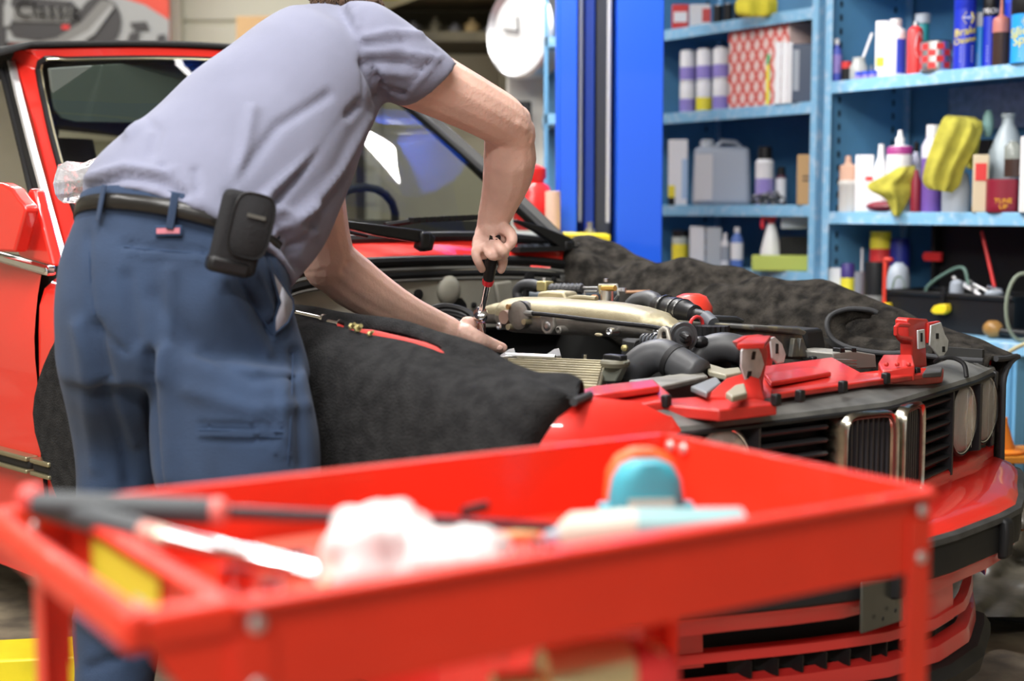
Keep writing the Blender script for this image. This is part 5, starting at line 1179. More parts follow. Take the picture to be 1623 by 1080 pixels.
cb('bonnet_cable', M().tube(spline([CP(1482, 574, s=.06), CP(1492, 568, s=.04), CP(1512, 568, s=.02), CP(1528, 578, s=.0), CP(1532, 598, s=-.01)], 5), .005, 8), RUB)
cb('fender_nose_cap', M().prism([CP(x, y, s=.10) for x, y in ((1552, 574), (1572, 562), (1582, 568), (1588, 585), (1576, 586))], -KU*.04), RED, bevel=.004)
# near indicator lens hint under near fender tip is the same headlight set
# wheels
for s_, l_ in ((.78, -.66), (.78, .66), (3.35, -.66), (3.35, .66)):
    wh = cb('wheel', M().lathe([(.19, -.09), (.27, -.095), (.30, -.07), (.305, 0), (.30, .07), (.27, .095), (.19, .09)], K(s_, l_, .30), KV, seg=36), RUB)
    cb('rim', M().lathe([(.19, -.085), (.17, -.05), (.05, -.04), (.05, -.07), (.01, -.075)], K(s_, l_, .30), KV*(1 if l_ < 0 else -1), seg=30), STEEL, wh)

# ------------------------------------------------------------ fender covers
def fold(x): return .010*math.sin(x)
IZ = ([-.05, .104, .149, .22, .294, .344, .422, .561, .71, .873, 1.2, 1.7], [.780, .788, .798, .790, .802, .827, .843, .856, .868, .870, .89, .925])
Sn = [.04+i*.022 for i in range(76)]
def cov_near():
    g = []
    for s in Sn:
        z = max(zf(s), interp(s, *IZ)-.03); L = interp(s, *LW)+.012; zi = interp(s, *IZ)
        w = .5+.5*math.sin(s*9)
        zb = .36+.04*math.sin(s*3)
        sec = [(.600, zi-.10), (.615, zi-.045), (.630, zi-.012), (.648, zi+.0), (.664, zi-.002), (.680, zi-.018), (.694, z+.004), (.710, z+.008), (.72, z+.012), (min(.745, L-.03), z+.010), (min(.765, L-.02), z+.002), (L-.012, z-.022), (L, z-.055), (L+.006, z-.10), (L+.010, z-.16), (L+.012, z-.24), (L+.012, z-.32), (L+.010, z-.40), (L+.006, zb)]
        row = []
        for k, (l, zz) in enumerate(sec):
            # hem: the front edge sweeps back as the sheet falls; the rear edge is a round curve
            s2 = s
            hem = interp(zz, [.36, .6, .705, .738, .768, .805], [.15, .135, .112, .10, .085, .05]) if k > 8 else interp(l, [.60, .66, .70, .755], [.15, .104, .075, .05])
            s2 = max(s, hem)
            t = (s-Sn[0])/(Sn[-1]-Sn[0])
            rear = interp(zz, [.36, .446, .52, .612, .723, .80, .95], [1.50, 1.575, 1.64, 1.672, 1.60, 1.50, 1.40])
            s2 = min(s2, rear)
            row.append(K(s2, -(l+.004*math.sin(s*17+zz*9)), zz+.003*math.sin(s*23+l*40)))
        g.append(row)
    return g
G = cov_near()
def hole(i, j): return 5 <= j <= 7 and .40 < Sn[i] < .65
m = M().grid(G, hole=hole)
fc1 = thing('fender_cover', K(.85, -.85, .36), 'black fleece cover draped over the near fender beside the mechanic', 'cover')
build('fleece', m, FLE, fc1, angle=180, solid=.010, subsurf=1)
hemp = [r[0:1][0] for r in G[:1]]; edge = [p+KU*.004 for p in G[0]]
build('edge_binding', M().tube(edge[8:], .007, 8), BIND, fc1)
band = [[p+KU*0-KV*.0085+KZ*.003 for p in r[8:]] for r in (G[0], G[1], G[2], G[3])]
# red paint seen through the gap: a raised wing rail
cb('wing_rail', M().tube([K(s, -.700, max(zf(s), interp(s, *IZ)-.03)-.004) for s in [.36+.03*i for i in range(12)]], [.004, .012, .018]+[.021]*6+[.018, .013, .005], 10), flat('rail_red', (.50, .03, .02), .7), angle=180)
# tools lying on the near cover
tl = [((470, 496), (515, 506), .006, 'steel ratchet lying on the near fender cover by the pocket', 'wrench'), ((520, 510), (540, 514), .006, 'small chrome socket adapter on the near fender cover', 'socket')]
for (a, b, r, lab, nm) in tl:
    A_, B_ = CP(*a, l=-.72), CP(*b, l=-.72)
    o = tag(build(nm, M().tube([A_, A_.lerp(B_, .9), A_.lerp(B_, .92), B_], [r*.7, r*.7, r*1.5, r*1.5], 10), CHR), lab, nm)
for i, ((x, y), r) in enumerate((((556, 518), .006), ((566, 521), .008), ((585, 530), .005))):
    c = CP(x, y, l=-.735)
    tag(build('bolt', M().lathe([(r, 0), (r, .006), (r*.5, .007), (r*.5, .022)], c, (KU*.9+KZ*.3-KV*.3), seg=6), YZ), ['first brass bolt on the near cover, by the socket adapter', 'largest brass bolt on the near cover', 'last brass bolt on the near cover, beside the red gap'][i], 'bolt', 'brass bolts on the near cover')
# far cover
TZ = ([-.03, .094, .257, .486, .696, .901, 1.217, 1.30, 1.389, 1.42], [.70, .737, .790, .848, .872, .898, .925, .955, .985, .96])
IZ2 = ([-.03, .096, .25, .445, .5, .894, 1.208, 1.293, 1.35, 1.42], [.725, .728, .735, .735, .765, .801, .835, .92, .955, .95])
def bump2(x, y): return math.sin(x*1.0+1.3*math.sin(y*.8))*math.sin(y+.6*x)
g = []; Sf = [.05+i*.0118 for i in range(116)]
for s in Sf:
    zt_ = interp(s, *TZ); zi = interp(s, *IZ2); row = []
    L = max(interp(s, *LW), .70)-.012
    amp = interp(s, [0, .1, .4, .8, 1.2, 1.4], [.0, .006, .022, .026, .022, .006])
    for k in range(34):
        t = k/33
        if t < .12: l = .62+.04*t/.12; z = zi-.13+.13*t/.12
        elif t < .55: u_ = (t-.12)/.43; l = .66+.13*u_; z = zi+(zt_-zi)*math.sin(u_*math.pi/2)
        elif t < .70: u_ = (t-.55)/.15; l = .79+(L+.03-.79)*math.sin(u_*math.pi/2); z = zt_-.06*(1-math.cos(u_*math.pi/2))
        else: u_ = (t-.70)/.30; l = L+.03+.005*u_; z = zt_-.06-.30*u_
        w_ = s*13+t*6+1.3*math.sin(t*5+s*4); b = amp*(.9*(abs(math.sin(w_*.5))**.6*2-1.2)+.28*math.sin(s*27-t*12+math.sin(t*9))) + .08*amp*math.sin(s*60+t*22)
        row.append(K(s+ (b*.5), l, z+b))
    g.append(row)
fc2 = thing('fender_cover', K(.7, .8, .45), 'rumpled brown-black fleece cover bunched over the far fender', 'cover')
build('fleece', M().grid(g), FLE2, fc2, angle=180, solid=.012, subsurf=1)
fp = [CP(x, y, l=l) for x, y, l in ((1392, 496, .70), (1378, 491, .69), (1345, 490, .66), (1318, 500, .62), (1312, 518, .60), (1322, 538, .60), (1350, 552, .60), (1400, 560, .61), (1440, 560, .62), (1500, 568, .62), (1560, 572, .63))]
# turned-back flap
FL = spline([CP(x, y, l=l) for x, y, l in ((1388, 500, .70), (1350, 492, .66), (1320, 502, .625), (1314, 520, .61), (1326, 540, .61), (1360, 553, .61), (1410, 560, .62), (1480, 566, .63))], 4)
FM = spline([CP(x, y, l=l) for x, y, l in ((1380, 506, .71), (1362, 506, .69), (1345, 512, .67), (1340, 522, .66), (1352, 532, .66), (1380, 538, .67), (1420, 542, .68), (1478, 552, .68))], 4)
gg = [[a.lerp(b, t)+KZ*(.012*math.sin(math.pi*t)) for t in (0, .25, .5, .75, 1)] for a, b in zip(FL, FM)]
build('turned_flap', M().grid(gg), FLE2, fc2, angle=180, solid=.008, subsurf=1)
build('edge_binding', M().tube([p-KV*.004 for p in spline(fp, 3)], .006, 8), BIND, fc2)
fe = g[0]; build('edge_binding', M().tube([p+KU*.005 for p in fe[6:]], .007, 8), BIND, fc2)
# crumpled clear bag behind the mechanic's back
c = CP(112, 290, l=-.70)
m = M(); rr = []
random.seed(3)
for i in range(7):
    cc = P(96+i*18, 292-i*3, 2.98); rr.append([cc+Vector((random.uniform(-.008, .008), math.sin(q)*.05, math.cos(q)*(.035+.008*math.sin(i*2))*(1+.3*random.random()))) for q in [2*math.pi*k/12 for k in range(12)]])
tag(build('plastic_bag', m.loft(rr), mat('clear_film', (.95, .95, .97), .08, trans=.75, ior=1.25, bump=1, bscale=70), angle=25), 'crumpled clear plastic bag on the cowl behind his back', 'bag')
cc = P(84, 300, 2.98)
# ------------------------------------------------------------ the mechanic
per = thing('person', (-.55, 2.52, 0), 'person in grey T-shirt and navy work trousers bending over the engine', 'person')
def sil(x0, y0, x1, y1, Y, b, dY=0, e=2.0, n=36):
    """ring whose left/right image silhouettes are the two pixels; b = half depth vector towards the viewer"""
    a_, c_ = P(x0, y0, Y-dY), P(x1, y1, Y+dY); return ring((a_+c_)/2, (c_-a_)/2, Vector(b), n, e)
def smooth_rings(rs, n=4):
    out = []
    for k in range(len(rs[0])):
        out.append(spline([r[k] for r in rs], n))
    return [[out[k][i] for k in range(len(rs[0]))] for i in range(len(out[0]))]
# trousers
waist = [sil(119, 344, 449, 405, 2.50, (.02, -.125, .040)),
         sil(110, 375, 459, 430, 2.50, (.02, -.135, .035)),
         sil(94, 412, 467, 470, 2.50, (.02, -.150, .03)),
         sil(88, 470, 477, 518, 2.50, (.01, -.16, .02)),
         sil(91, 540, 489, 565, 2.50, (.0, -.16, .01)),
         sil(100, 600, 497, 610, 2.50, (.0, -.145, 0))]
lf = [sil(92, 540, 330, 570, 2.55, (.0, -.15, 0)), sil(106, 625, 310, 640, 2.58, (0, -.135, 0)), sil(120, 700, 280, 705, 2.62, (0, -.105, 0)), sil(124, 780, 272, 780, 2.62, (0, -.10, 0)), sil(122, 900, 262, 900, 2.62, (0, -.09, 0)), sil(118, 1000, 250, 1000, 2.61, (0, -.085, 0)), sil(116, 1090, 244, 1090, 2.60, (0, -.08, 0)), sil(120, 1200, 240, 1200, 2.58, (0, -.08, 0))]
rf = [sil(205, 540, 488, 580, 2.44, (.02, -.13, 0)), sil(232, 620, 499, 640, 2.41, (.02, -.125, 0)), sil(240, 700, 505, 710, 2.40, (.02, -.12, 0)), sil(248, 780, 507, 780, 2.40, (.02, -.115, 0)), sil(270, 900, 505, 900, 2.42, (.02, -.105, 0)), sil(290, 1020, 490, 1020, 2.43, (.02, -.09, 0)), sil(300, 1150, 470, 1150, 2.43, (0, -.085, 0)), sil(305, 1270, 465, 1270, 2.42, (0, -.085, 0))]
m = M().loft(smooth_rings(waist)).loft(smooth_rings(lf)).loft(smooth_rings(rf))
me = remesh(m, .009, 16)
sculpt(me, [(a_, b_, c_*1.5) for a_, b_, c_ in [([(237, 560), (236, 640), (250, 720), (262, 800)], 8, -.014), ([(268, 560), (262, 640), (268, 760)], 16, .008),
            ([(140, 372), (142, 430), (150, 520), (200, 560)], 5, -.004), ([(150, 520), (165, 600), (190, 680), (205, 760)], 12, -.010), ([(128, 520), (140, 620), (150, 740)], 14, .006),
            ([(196, 386), (260, 394), (330, 398)], 3.5, -.006), ([(198, 400), (332, 412)], 3, .003),
            ([(375, 420), (400, 470), (430, 520)], 8, -.010), ([(350, 440), (395, 520), (425, 560)], 9, .006), ([(400, 430), (432, 500)], 7, .006),
            ([(420, 400), (446, 470), (432, 530)], 4, -.006),
            ([(270, 430), (268, 520), (262, 600)], 10, .006), ([(200, 440), (215, 540)], 12, -.006), ([(245, 470), (300, 540)], 14, -.005),
            ([(320, 560), (400, 600), (470, 590)], 10, -.005), ([(300, 620), (400, 650), (490, 640)], 12, .004), ([(470, 560), (480, 640), (478, 740)], 9, -.006), ([(450, 620), (448, 700)], 9, .004),
            ([(318, 678), (448, 680)], 3.5, -.006), ([(318, 686), (448, 688)], 3, .005), ([(318, 693), (448, 696)], 3, -.004), ([(412, 716), (458, 717)], 2.5, .003),
            ([(180, 620), (210, 700)], 10, .006), ([(120, 980), (200, 1040)], 10, .006), ([(140, 1060), (230, 1030)], 9, -.006)]], noise=(.0026, 24))
trs = meobj('trousers', me, PANT, per)
def onsurf(pts, off, r, name, mt, par, seg=6):
    m = M().tube([P(x, y, Y-off) for x, y, Y in pts], r, seg); return build(name, m, mt, par)
# rings used by belt etc. (front arc of the waist)
def surfp(me_, px, py, off=.0):
    from mathutils.bvhtree import BVHTree
    d = Vector(ray(px, py)).normalized(); h = BV[me_.name].ray_cast(Vector((0, 0, CH)), d)
    if h[0] is None: return None
    return h[0]+h[1]*off
from mathutils.bvhtree import BVHTree
BV = {}
def bvh(o):
    vs = [v.co+ROOT[per.name] for v in o.data.vertices]; BV[o.data.name] = BVHTree.FromPolygons(vs, [tuple(p.vertices) for p in o.data.polygons])
bvh(trs)
def S(o, pts, off=.002):
    out = []
    for x, y in pts:
        q = surfp(o.data, x, y, off)
        if q is not None: out.append(q)
    return out
# shirt: torso and sleeve
tor = [sil(131, 322, 466, 452, 2.50, (.03, -.135, .07)),
       sil(140, 282, 480, 432, 2.53, (.03, -.145, .07)),
       sil(186, 232, 510, 390, 2.57, (.03, -.15, .065)),
       sil(228, 192, 533, 345, 2.61, (.03, -.15, .06)),
       sil(288, 140, 560, 290, 2.66, (.03, -.15, .05)),
       sil(345, 95, 580, 232, 2.71, (.03, -.145, .045)),
       sil(405, 44, 597, 190, 2.76, (.03, -.14, .03)),
       sil(448, 16, 607, 160, 2.80, (.04, -.13, .02)),
       sil(478, 8, 622, 135, 2.83, (.04, -.11, .0)),
       sil(505, 4, 632, 100, 2.86, (.03, -.08, 0)),
       sil(535, 4, 615, 50, 2.88, (.02, -.04, 0))]
slv = [sil(545, 4, 560, 150, 2.77, (.03, -.09, 0)), sil(590, 6, 588, 168, 2.76, (.03, -.085, 0)), sil(628, 26, 608, 160, 2.76, (.03, -.075, 0)), sil(662, 50, 622, 163, 2.76, (.03, -.07, 0)), sil(692, 74, 636, 168, 2.77, (.03, -.066, 0)), sil(719, 98, 652, 167, 2.78, (.03, -.062, 0))]
m = M().loft(smooth_rings(tor)).loft(smooth_rings(slv))
# hidden left sleeve
lsh = P(455, 150, 2.95)
m.tube([P(500, 110, 2.92), P(480, 200, 2.98), P(505, 270, 2.98)], [.095, .085, .075], 16)
me = remesh(m, .008, 5)
sculpt(me, [(a_, b_, c_*1.4) for a_, b_, c_ in [([(606, 162), (590, 130), (575, 100)], 7, -.010), ([(612, 158), (604, 130), (592, 108)], 4, -.014), ([(640, 150), (612, 140)], 5, -.007),
            ([(575, 60), (620, 50), (668, 55)], 6, .005), ([(580, 82), (630, 80), (690, 92)], 5, .006), ([(578, 72), (640, 66)], 4, -.004), ([(582, 96), (640, 100), (668, 110)], 5, -.005), ([(590, 112), (640, 118)], 6, .005),
            ([(580, 20), (570, 60), (575, 150)], 2.5, -.003), ([(600, 165), (545, 280), (500, 400)], 22, -.004),
            ([(570, 165), (510, 230), (430, 330), (400, 380)], 7, -.008), ([(548, 190), (490, 250), (400, 330)], 7, .007), ([(590, 190), (545, 270), (480, 340), (440, 370)], 8, .008), ([(560, 270), (510, 340), (470, 400)], 6, -.007), ([(520, 150), (440, 200), (380, 280), (365, 310)], 8, -.006), ([(400, 175), (385, 250), (372, 300)], 9, .006),
            ([(130, 300), (200, 278), (250, 285), (290, 310)], 8, -.009), ([(140, 285), (200, 266), (260, 275)], 8, .008), ([(255, 262), (290, 305)], 4, -.006), ([(275, 265), (292, 300)], 4, .004), ([(310, 270), (312, 305)], 5, -.005),
            ([(228, 190), (250, 205), (240, 240)], 9, -.005), ([(205, 215), (225, 190)], 7, .008),
            ([(395, 330), (450, 370), (470, 390)], 8, -.012), ([(420, 320), (470, 345), (500, 330)], 8, .008), ([(430, 370), (460, 400), (478, 430)], 7, -.010), ([(470, 360), (500, 370)], 8, .007),
            ([(700, 88), (640, 158)], 3, .002), ([(693, 84), (632, 153)], 1.8, -.0025)]], noise=(.0018, 21))
sh = meobj('shirt', me, SHIRT, per); bvh(sh)
# body: head, neck, torso core, arms, hands, legs, one surface
def T(m, pts, rs, seg=14):
    q = []; R_ = []
    n = len(pts); sp = spline(pts, 4)
    for i, p in enumerate(sp): R_.append(float(np.interp(i/4, range(n), rs)))
    m.tube(sp, R_, seg)
    m.ball(pts[0], rs[0]*.99, 12, 8); m.ball(pts[-1], rs[-1]*.99, 12, 8)
bm1 = M()
hc = Vector((-.345, 3.04, 1.57)); fwd = Vector((.45, .70, -.55)).normalized(); rt = Vector((.87, -.494, 0)); upv = rt.cross(fwd).normalized()
ax3 = (rt, fwd, upv)
bm1.ball(hc, .1, 24, 16, sc=(.78, .98, 1.12), ax=ax3); bm1.ball(hc-upv*.06+fwd*.03, .07, 20, 12, sc=(.82, .9, 1.0), ax=ax3)
bm1.ball(hc+fwd*.105-upv*.02, .016, sc=(.9, 1.3, 1.7), ax=ax3); bm1.ball(hc+fwd*.085-upv*.065, .02, sc=(1.4, .8, .5), ax=ax3); bm1.ball(hc+fwd*.08-upv*.10, .025, ax=ax3)
for sg in (-1, 1):
    bm1.ball(hc+rt*sg*.080-upv*.01-fwd*.01, .028, sc=(.35, .8, 1.2), ax=ax3); bm1.ball(hc+fwd*.088+rt*sg*.03+upv*.018, .02, sc=(1.2, .5, .5), ax=ax3)
T(bm1, [Vector((-.35, 2.88, 1.40)), Vector((-.35, 2.95, 1.48)), hc-fwd*.02-upv*.03], [.07, .062, .06])
bm1.tube([Vector((-.56, 2.53, .98)), Vector((-.50, 2.63, 1.12)), Vector((-.40, 2.78, 1.28)), Vector((-.35, 2.88, 1.38))], [.12, .12, .13, .08], 20, sx=1.15)
bm1.ball(Vector((-.56, 2.52, .95)), .13)
for x0, y0, x1, y1, x2, y2, Y in ((200, 640, 196, 880, 185, 1200, 2.61), (365, 660, 385, 900, 388, 1280, 2.42)):
    T(bm1, [Vector((-.55, 2.52, .90)), P(x0, y0, Y), P(x1, y1, Y), P(x2, y2, Y)], [.09, .08, .06, .045])
# right arm
T(bm1, [P(600, 90, 2.78), P(650, 115, 2.79), P(700, 140, 2.83), P(755, 168, 2.88), P(796, 192, 2.93), P(814, 215, 2.96)], [.075, .068, .061, .056, .053, .047])
bm1.ball(P(828, 206, 2.96), .027); bm1.ball(P(818, 190, 2.95), .032)
T(bm1, [P(806, 212, 2.96), P(808, 250, 2.99), P(803, 285, 3.02), P(792, 320, 3.05), P(781, 352, 3.07), P(778, 372, 3.08)], [.051, .056, .052, .042, .034, .031])
# left arm
T(bm1, [P(492, 230, 2.96), P(500, 300, 2.96), P(510, 370, 2.95), P(522, 420, 2.95)], [.065, .06, .058, .057])
T(bm1, [P(522, 415, 2.95), P(560, 447, 2.98), P(605, 477, 3.02), P(650, 500, 3.07), P(692, 516, 3.12), P(712, 524, 3.13)], [.056, .057, .050, .041, .033, .031])
# --- hands
def chain(pts, rs): T(bm1, [P(*p) for p in pts], rs, 10)
# right hand palm: back of the hand facing left, gripping the handle
bm1.ball(P(774, 374, 3.07), .036, sc=(.86, .75, 1.05)); bm1.ball(P(765, 388, 3.06), .030, sc=(.8, .75, 1.15)); bm1.ball(P(790, 366, 3.08), .026)
chain([(759, 384, 3.05), (754, 402, 3.03), (758, 415, 3.03), (764, 427, 3.05)], [.0125, .0105, .0098, .009])            # index along the handle
chain([(772, 392, 3.03), (777, 404, 3.015), (786, 407, 3.03), (792, 400, 3.07)], [.0125, .0105, .0095, .0085])
chain([(784, 384, 3.03), (795, 396, 3.01), (800, 404, 3.03), (792, 410, 3.07)], [.0125, .0108, .010, .009])
chain([(790, 398, 3.07), (798, 412, 3.06), (794, 428, 3.07)], [.0115, .0105, .0095])
chain([(792, 360, 3.05), (807, 368, 3.03), (812, 382, 3.02), (803, 394, 3.03)], [.016, .0135, .0118, .0100])
bm1.ball(P(792, 374, 3.065), .024); bm1.ball(P(780, 364, 3.06), .028)
# left hand reaching under the manifold
bm1.ball(P(728, 530, 3.14), .035, sc=(1.15, .8, .75)); bm1.ball(P(742, 515, 3.15), .020); bm1.ball(P(752, 538, 3.14), .026, sc=(1.1, .8, .75))
chain([(738, 528, 3.12), (758, 538, 3.12), (776, 545, 3.14), (796, 552, 3.16)], [.021, .019, .0155, .0125])
chain([(745, 520, 3.18), (768, 545, 3.22), (775, 562, 3.2)], [.012, .011, .009]); chain([(740, 525, 3.2), (758, 552, 3.23), (765, 568, 3.21)], [.012, .011, .009])
chain([(728, 535, 3.2), (745, 560, 3.22), (752, 575, 3.2)], [.012, .011, .009]); chain([(718, 540, 3.2), (733, 562, 3.2), (738, 575, 3.18)], [.011, .010, .008])
me = remesh(bm1, .0036, 3)
sculpt(me, [([(545, 428), (552, 418)], 6, -.006), ([(535, 450), (575, 480), (620, 500)], 9, -.003), ([(822, 196), (832, 205)], 6, .003), ([(772, 392), (780, 380), (792, 376)], 3, -.004), ([(793, 553), (799, 551)], 3, -.001), ([(747, 540), (752, 530)], 3, -.001)])
body = meobj('body', me, SKIN, per); bvh(body)
# nail
NAIL = flat('nail', (.70, .45, .38), .3)
q = surfp(body.data, 791, 551, .0008)
if q: build('thumbnail', M().ball(q, .007, sc=(1.3, .4, .8)), NAIL, body)
# hair
hm = M(); hm.ball(hc-fwd*.012+upv*.012, .1, 24, 14, sc=(.86, 1.02, 1.14), ax=ax3); random.seed(5)
hm.ball(hc-fwd*.06-upv*.06, .06, sc=(1.0, .8, .9), ax=ax3)
me = remesh(hm, .006, 2); n_ = len(me.vertices); co = np.empty(n_*3); me.vertices.foreach_get('co', co); co = co.reshape(-1, 3); no = np.empty(n_*3); me.vertices.foreach_get('normal', no); no = no.reshape(-1, 3)
cut = ((co-np.array(hc))@np.array(fwd) > .055)&((co-np.array(hc))@np.array(upv) < .06)
co += no*(.006*np.sin(co[:, 0]*260+3*np.sin(co[:, 2]*140))*np.sin(co[:, 1]*210))[:, None]; co[cut] -= no[cut]*.02
me.vertices.foreach_set('co', co.ravel()); me.update(); hr = meobj('hair', me, HAIR, per)
tag_ = None
hn = build('nape_hair', M().tube([P(488, -10, 2.90), P(520, -2, 2.86), (P(560, 1, 2.84)), P(596, 6, 2.83), P(604, 8, 2.84)], [.012, .02, .020, .014, .006], 12), HAIR, per, angle=180)
cm = M()
for i in range(70):
    x = 498+random.random()*106; q = P(x, 2+random.random()*7+max(0, (x-560)*.12)-3, 2.82); 
    r0 = .006+.004*random.random(); cm.tube([q+Vector((math.cos(a)*r0, math.sin(a*1.3)*.006, math.sin(a)*r0)) for a in [k*.8 for k in range(6)]], .0016, 4)
o_ = build('curls', cm, HAIR, per); o_['kind'] = 'stuff'
# belt: swept band on the trouser surface
def band(o, top, bot, off, name, mt, par, n=40, th=.004):
    g = []
    for i in range(n+1):
        t = i/n; x0 = np.interp(t, [k/(len(top)-1) for k in range(len(top))], [p[0] for p in top]); y0 = np.interp(t, [k/(len(top)-1) for k in range(len(top))], [p[1] for p in top])
        x1 = np.interp(t, [k/(len(bot)-1) for k in range(len(bot))], [p[0] for p in bot]); y1 = np.interp(t, [k/(len(bot)-1) for k in range(len(bot))], [p[1] for p in bot])
        a, b = surfp(o.data, x0, y0, off), surfp(o.data, x1, y1, off)
        if a is not None and b is not None: g.append([a, a.lerp(b, .5)+(a-Vector((0, 0, CH))).normalized()*-.001, b])
    return build(name, M().grid(g), mt, par, angle=180, solid=th)
# waist extension for belt: use an elliptical ring around the waist
wr = [sil(123, 330, 452, 398, 2.50, (.02, -.132, .050), n=72), sil(119, 350, 449, 418, 2.50, (.02, -.134, .046), n=72)]
wr0 = [sil(126, 318, 452, 385, 2.50, (.02, -.118, .050), n=72), sil(123, 330, 452, 398, 2.50, (.02, -.126, .050), n=72), sil(119, 352, 449, 420, 2.50, (.02, -.128, .046), n=72), sil(114, 372, 455, 436, 2.50, (.02, -.12, .04), n=72)]
build('waistband', M().loft(wr0), PANT, per)
bm_ = M(); rr = []
for r_ in wr: rr.append(r_)
g = [[a, a.lerp(b, .5), b] for a, b in zip(*wr)]; g.append(g[0])
belt = build('belt', M().grid(g), LEATH, per, angle=180, solid=.005)
def ringpt(r_, t): n = len(r_); i = int(t*n) % n; return r_[i]
def loop(x):
    # find ring index on the viewer side closest to pixel x
    best = None
    for i in range(72):
        p = wr[0][i]; a, b = projn(np.array([[p.x, p.y, p.z]]))
        if p.y < 2.5+.2 and (best is None or abs(a[0]-x) < best[0]) and (wr[0][i]-(wr[0][0]+wr[0][36])/2).dot(Vector((0, -1, 0))) > -.02: best = (abs(a[0]-x), i)
    return best[1]
for x in (172, 276):
    i = loop(x); a, b = wr[0][i], wr[1][i]; nrm = (a-(wr[0][0]+wr[0][36])/2); nrm.z = 0; nrm.normalize(); d = (b-a).normalized(); sd_ = d.cross(nrm).normalized()
    build('belt_loop', M().box((a+b)/2+nrm*.007+d*.004, (.013, .004, .062), (sd_, nrm, d)), PANT, belt, bevel=.0015)
i = loop(268); a, b = wr[0][i], wr[1][i]; nrm = (a-(wr[0][0]+wr[0][36])/2); nrm.z = 0; nrm.normalize()
q = surfp(trs.data, 267, 366, .006)
wbp = P(267, 366, (wr[1][i]).y-.004)
lp = build('label_patch', M().box(wbp, (.045, .004, .018), (Vector((.98, .05, .02)).normalized(), nrm, Vector((0, .1, 1)))), PANTD, trs, bevel=.002)
build('label_print', M().box(wbp-Vector((0, .0028, 0)), (.038, .001, .009), (Vector((.98, .05, .02)).normalized(), nrm, Vector((0, .1, 1)))), flat('label_pink', (.50, .16, .20)), trs)
# seams and pocket lining
for name, pts, r_ in (('back_pocket_seam', [(196, 392), (230, 396), (280, 400), (332, 404)], .0014), ('back_seam', [(142, 400), (143, 440), (150, 500)], .0014), ('side_pocket_seam', [(372, 432), (390, 470), (412, 500), (432, 532)], .0016),
                      ('utility_pocket_seam', [(316, 682), (360, 683), (448, 685)], .0014), ('utility_pocket_seam', [(316, 690), (360, 692), (448, 694)], .0012), ('side_seam', [(464, 560), (462, 620), (458, 700), (456, 735)], .0014)):
    q = S(trs, pts, .0008)
    if len(q) > 1: build(name, M().tube(spline(q, 3), r_, 5), PANTD, trs)
outl = S(trs, [(419, 412), (432, 430), (446, 452), (456, 476), (457, 492), (449, 512), (435, 532), (434, 505), (436, 480), (429, 450)], .009)
if len(outl) > 4: 
    build('pocket_lining', M().add(outl, [list(range(len(outl)))]), flat('lining_white', (.55, .58, .68), .9), trs, solid=.001)
    build('pocket_edge', M().tube(outl+[outl[0]], .0025, 6), PANT, trs)
# shoes
for x, y, Y in ((180, 1240, 2.60), (386, 1330, 2.42)):
    c = P(x, y, Y); c.z = 0
    f_ = Vector((.5, .87, 0)); r0 = Vector((.87, -.5, 0))
    so = build('shoe', M().loft([ring(c+f_*d+KZ*.05, r0*w_, KZ*.048, 20, 3) for d, w_ in ((-.07, .03), (-.05, .042), (.02, .045), (.10, .05), (.17, .045), (.20, .025))]), BLK, per)
    build('sole', M().loft([ring(c+f_*d+KZ*.012, r0*w_, KZ*.012, 20, 4) for d, w_ in ((-.08, .03), (-.05, .046), (.02, .048), (.10, .054), (.18, .048), (.21, .025))]), RUB, so)
# phone pouch on the belt
pc = P(380, 366, 2.315)
ux = Vector((.92, .34, -.0)).normalized(); uz = Vector((.24, .06, 1)).normalized(); uy = uz.cross(ux).normalized(); ux = uy.cross(uz)
pp = thing('phone_pouch', pc, 'black nylon phone pouch clipped on the brown-black belt', 'pouch')
build('pouch_body', M().box(pc-uz*.004, (.078, .040, .135), (ux, uy, uz)), NYL, pp, bevel=.014, seg=4)
fl_ = build('flap', M().loft([ring(pc-uy*.020+ux*.012+uz*.012+uy*0-uy*d, ux*w_, uz*h_, 28, 3.6) for d, w_, h_ in ((-.006, .033, .052), (.004, .033, .052), (.007, .030, .049))]), NYL, pp, angle=50)
build('flap_binding', M().tube(ring(pc-uy*.026+ux*.012+uz*.012, ux*.033, uz*.052, 28, 3.6), .0022, 6, closed=True), BLK, pp)
build('logo_tab', M().box(pc-uy*.029+ux*.016+uz*.028, (.030, .002, .006), (ux, uy, uz)), flat('tab_grey', (.10, .10, .09)), pp)
build('pouch_base', M().box(pc-uz*.060-ux*.006, (.070, .044, .028), (ux, uy, uz)), BLK, pp, bevel=.008)
build('belt_clip', M().box(pc+uy*.026+uz*.0, (.03, .02, .06), (ux, uy, uz)), BLK, pp, bevel=.004)
# ratchet wrench in the right hand
def wp(x, y): return P(x, y, 3.07+(y-415)*.0009)
wr_ = thing('ratchet_wrench', wp(763, 505), 'chrome ratchet with black and red grip held in the right hand', 'wrench')
a, b, c_ = wp(785, 375), wp(774, 444), wp(762, 500)
build('grip', M().tube([a, a.lerp(b, .4), a.lerp(b, .95), b], [.012, .014, .0125, .011], 16), RUB, wr_)
d = (b-a).normalized(); build('grip_band', M().lathe([(.011, 0), (.0132, .004), (.012, .014), (.0075, .017)], b-d*.003, d, seg=16), flat('grip_red', (.62, .02, .03), .3), wr_)
build('shaft', M().tube([b, b.lerp(c_, .7), c_], [.0075, .0065, .006], 12), CHR, wr_)
build('head', M().lathe([(.006, -.014), (.015, -.012), (.017, 0), (.015, .012), (.008, .014)], wp(762, 499), Vector((-.1, -.9, .35)), seg=20), CHR, wr_, angle=30)
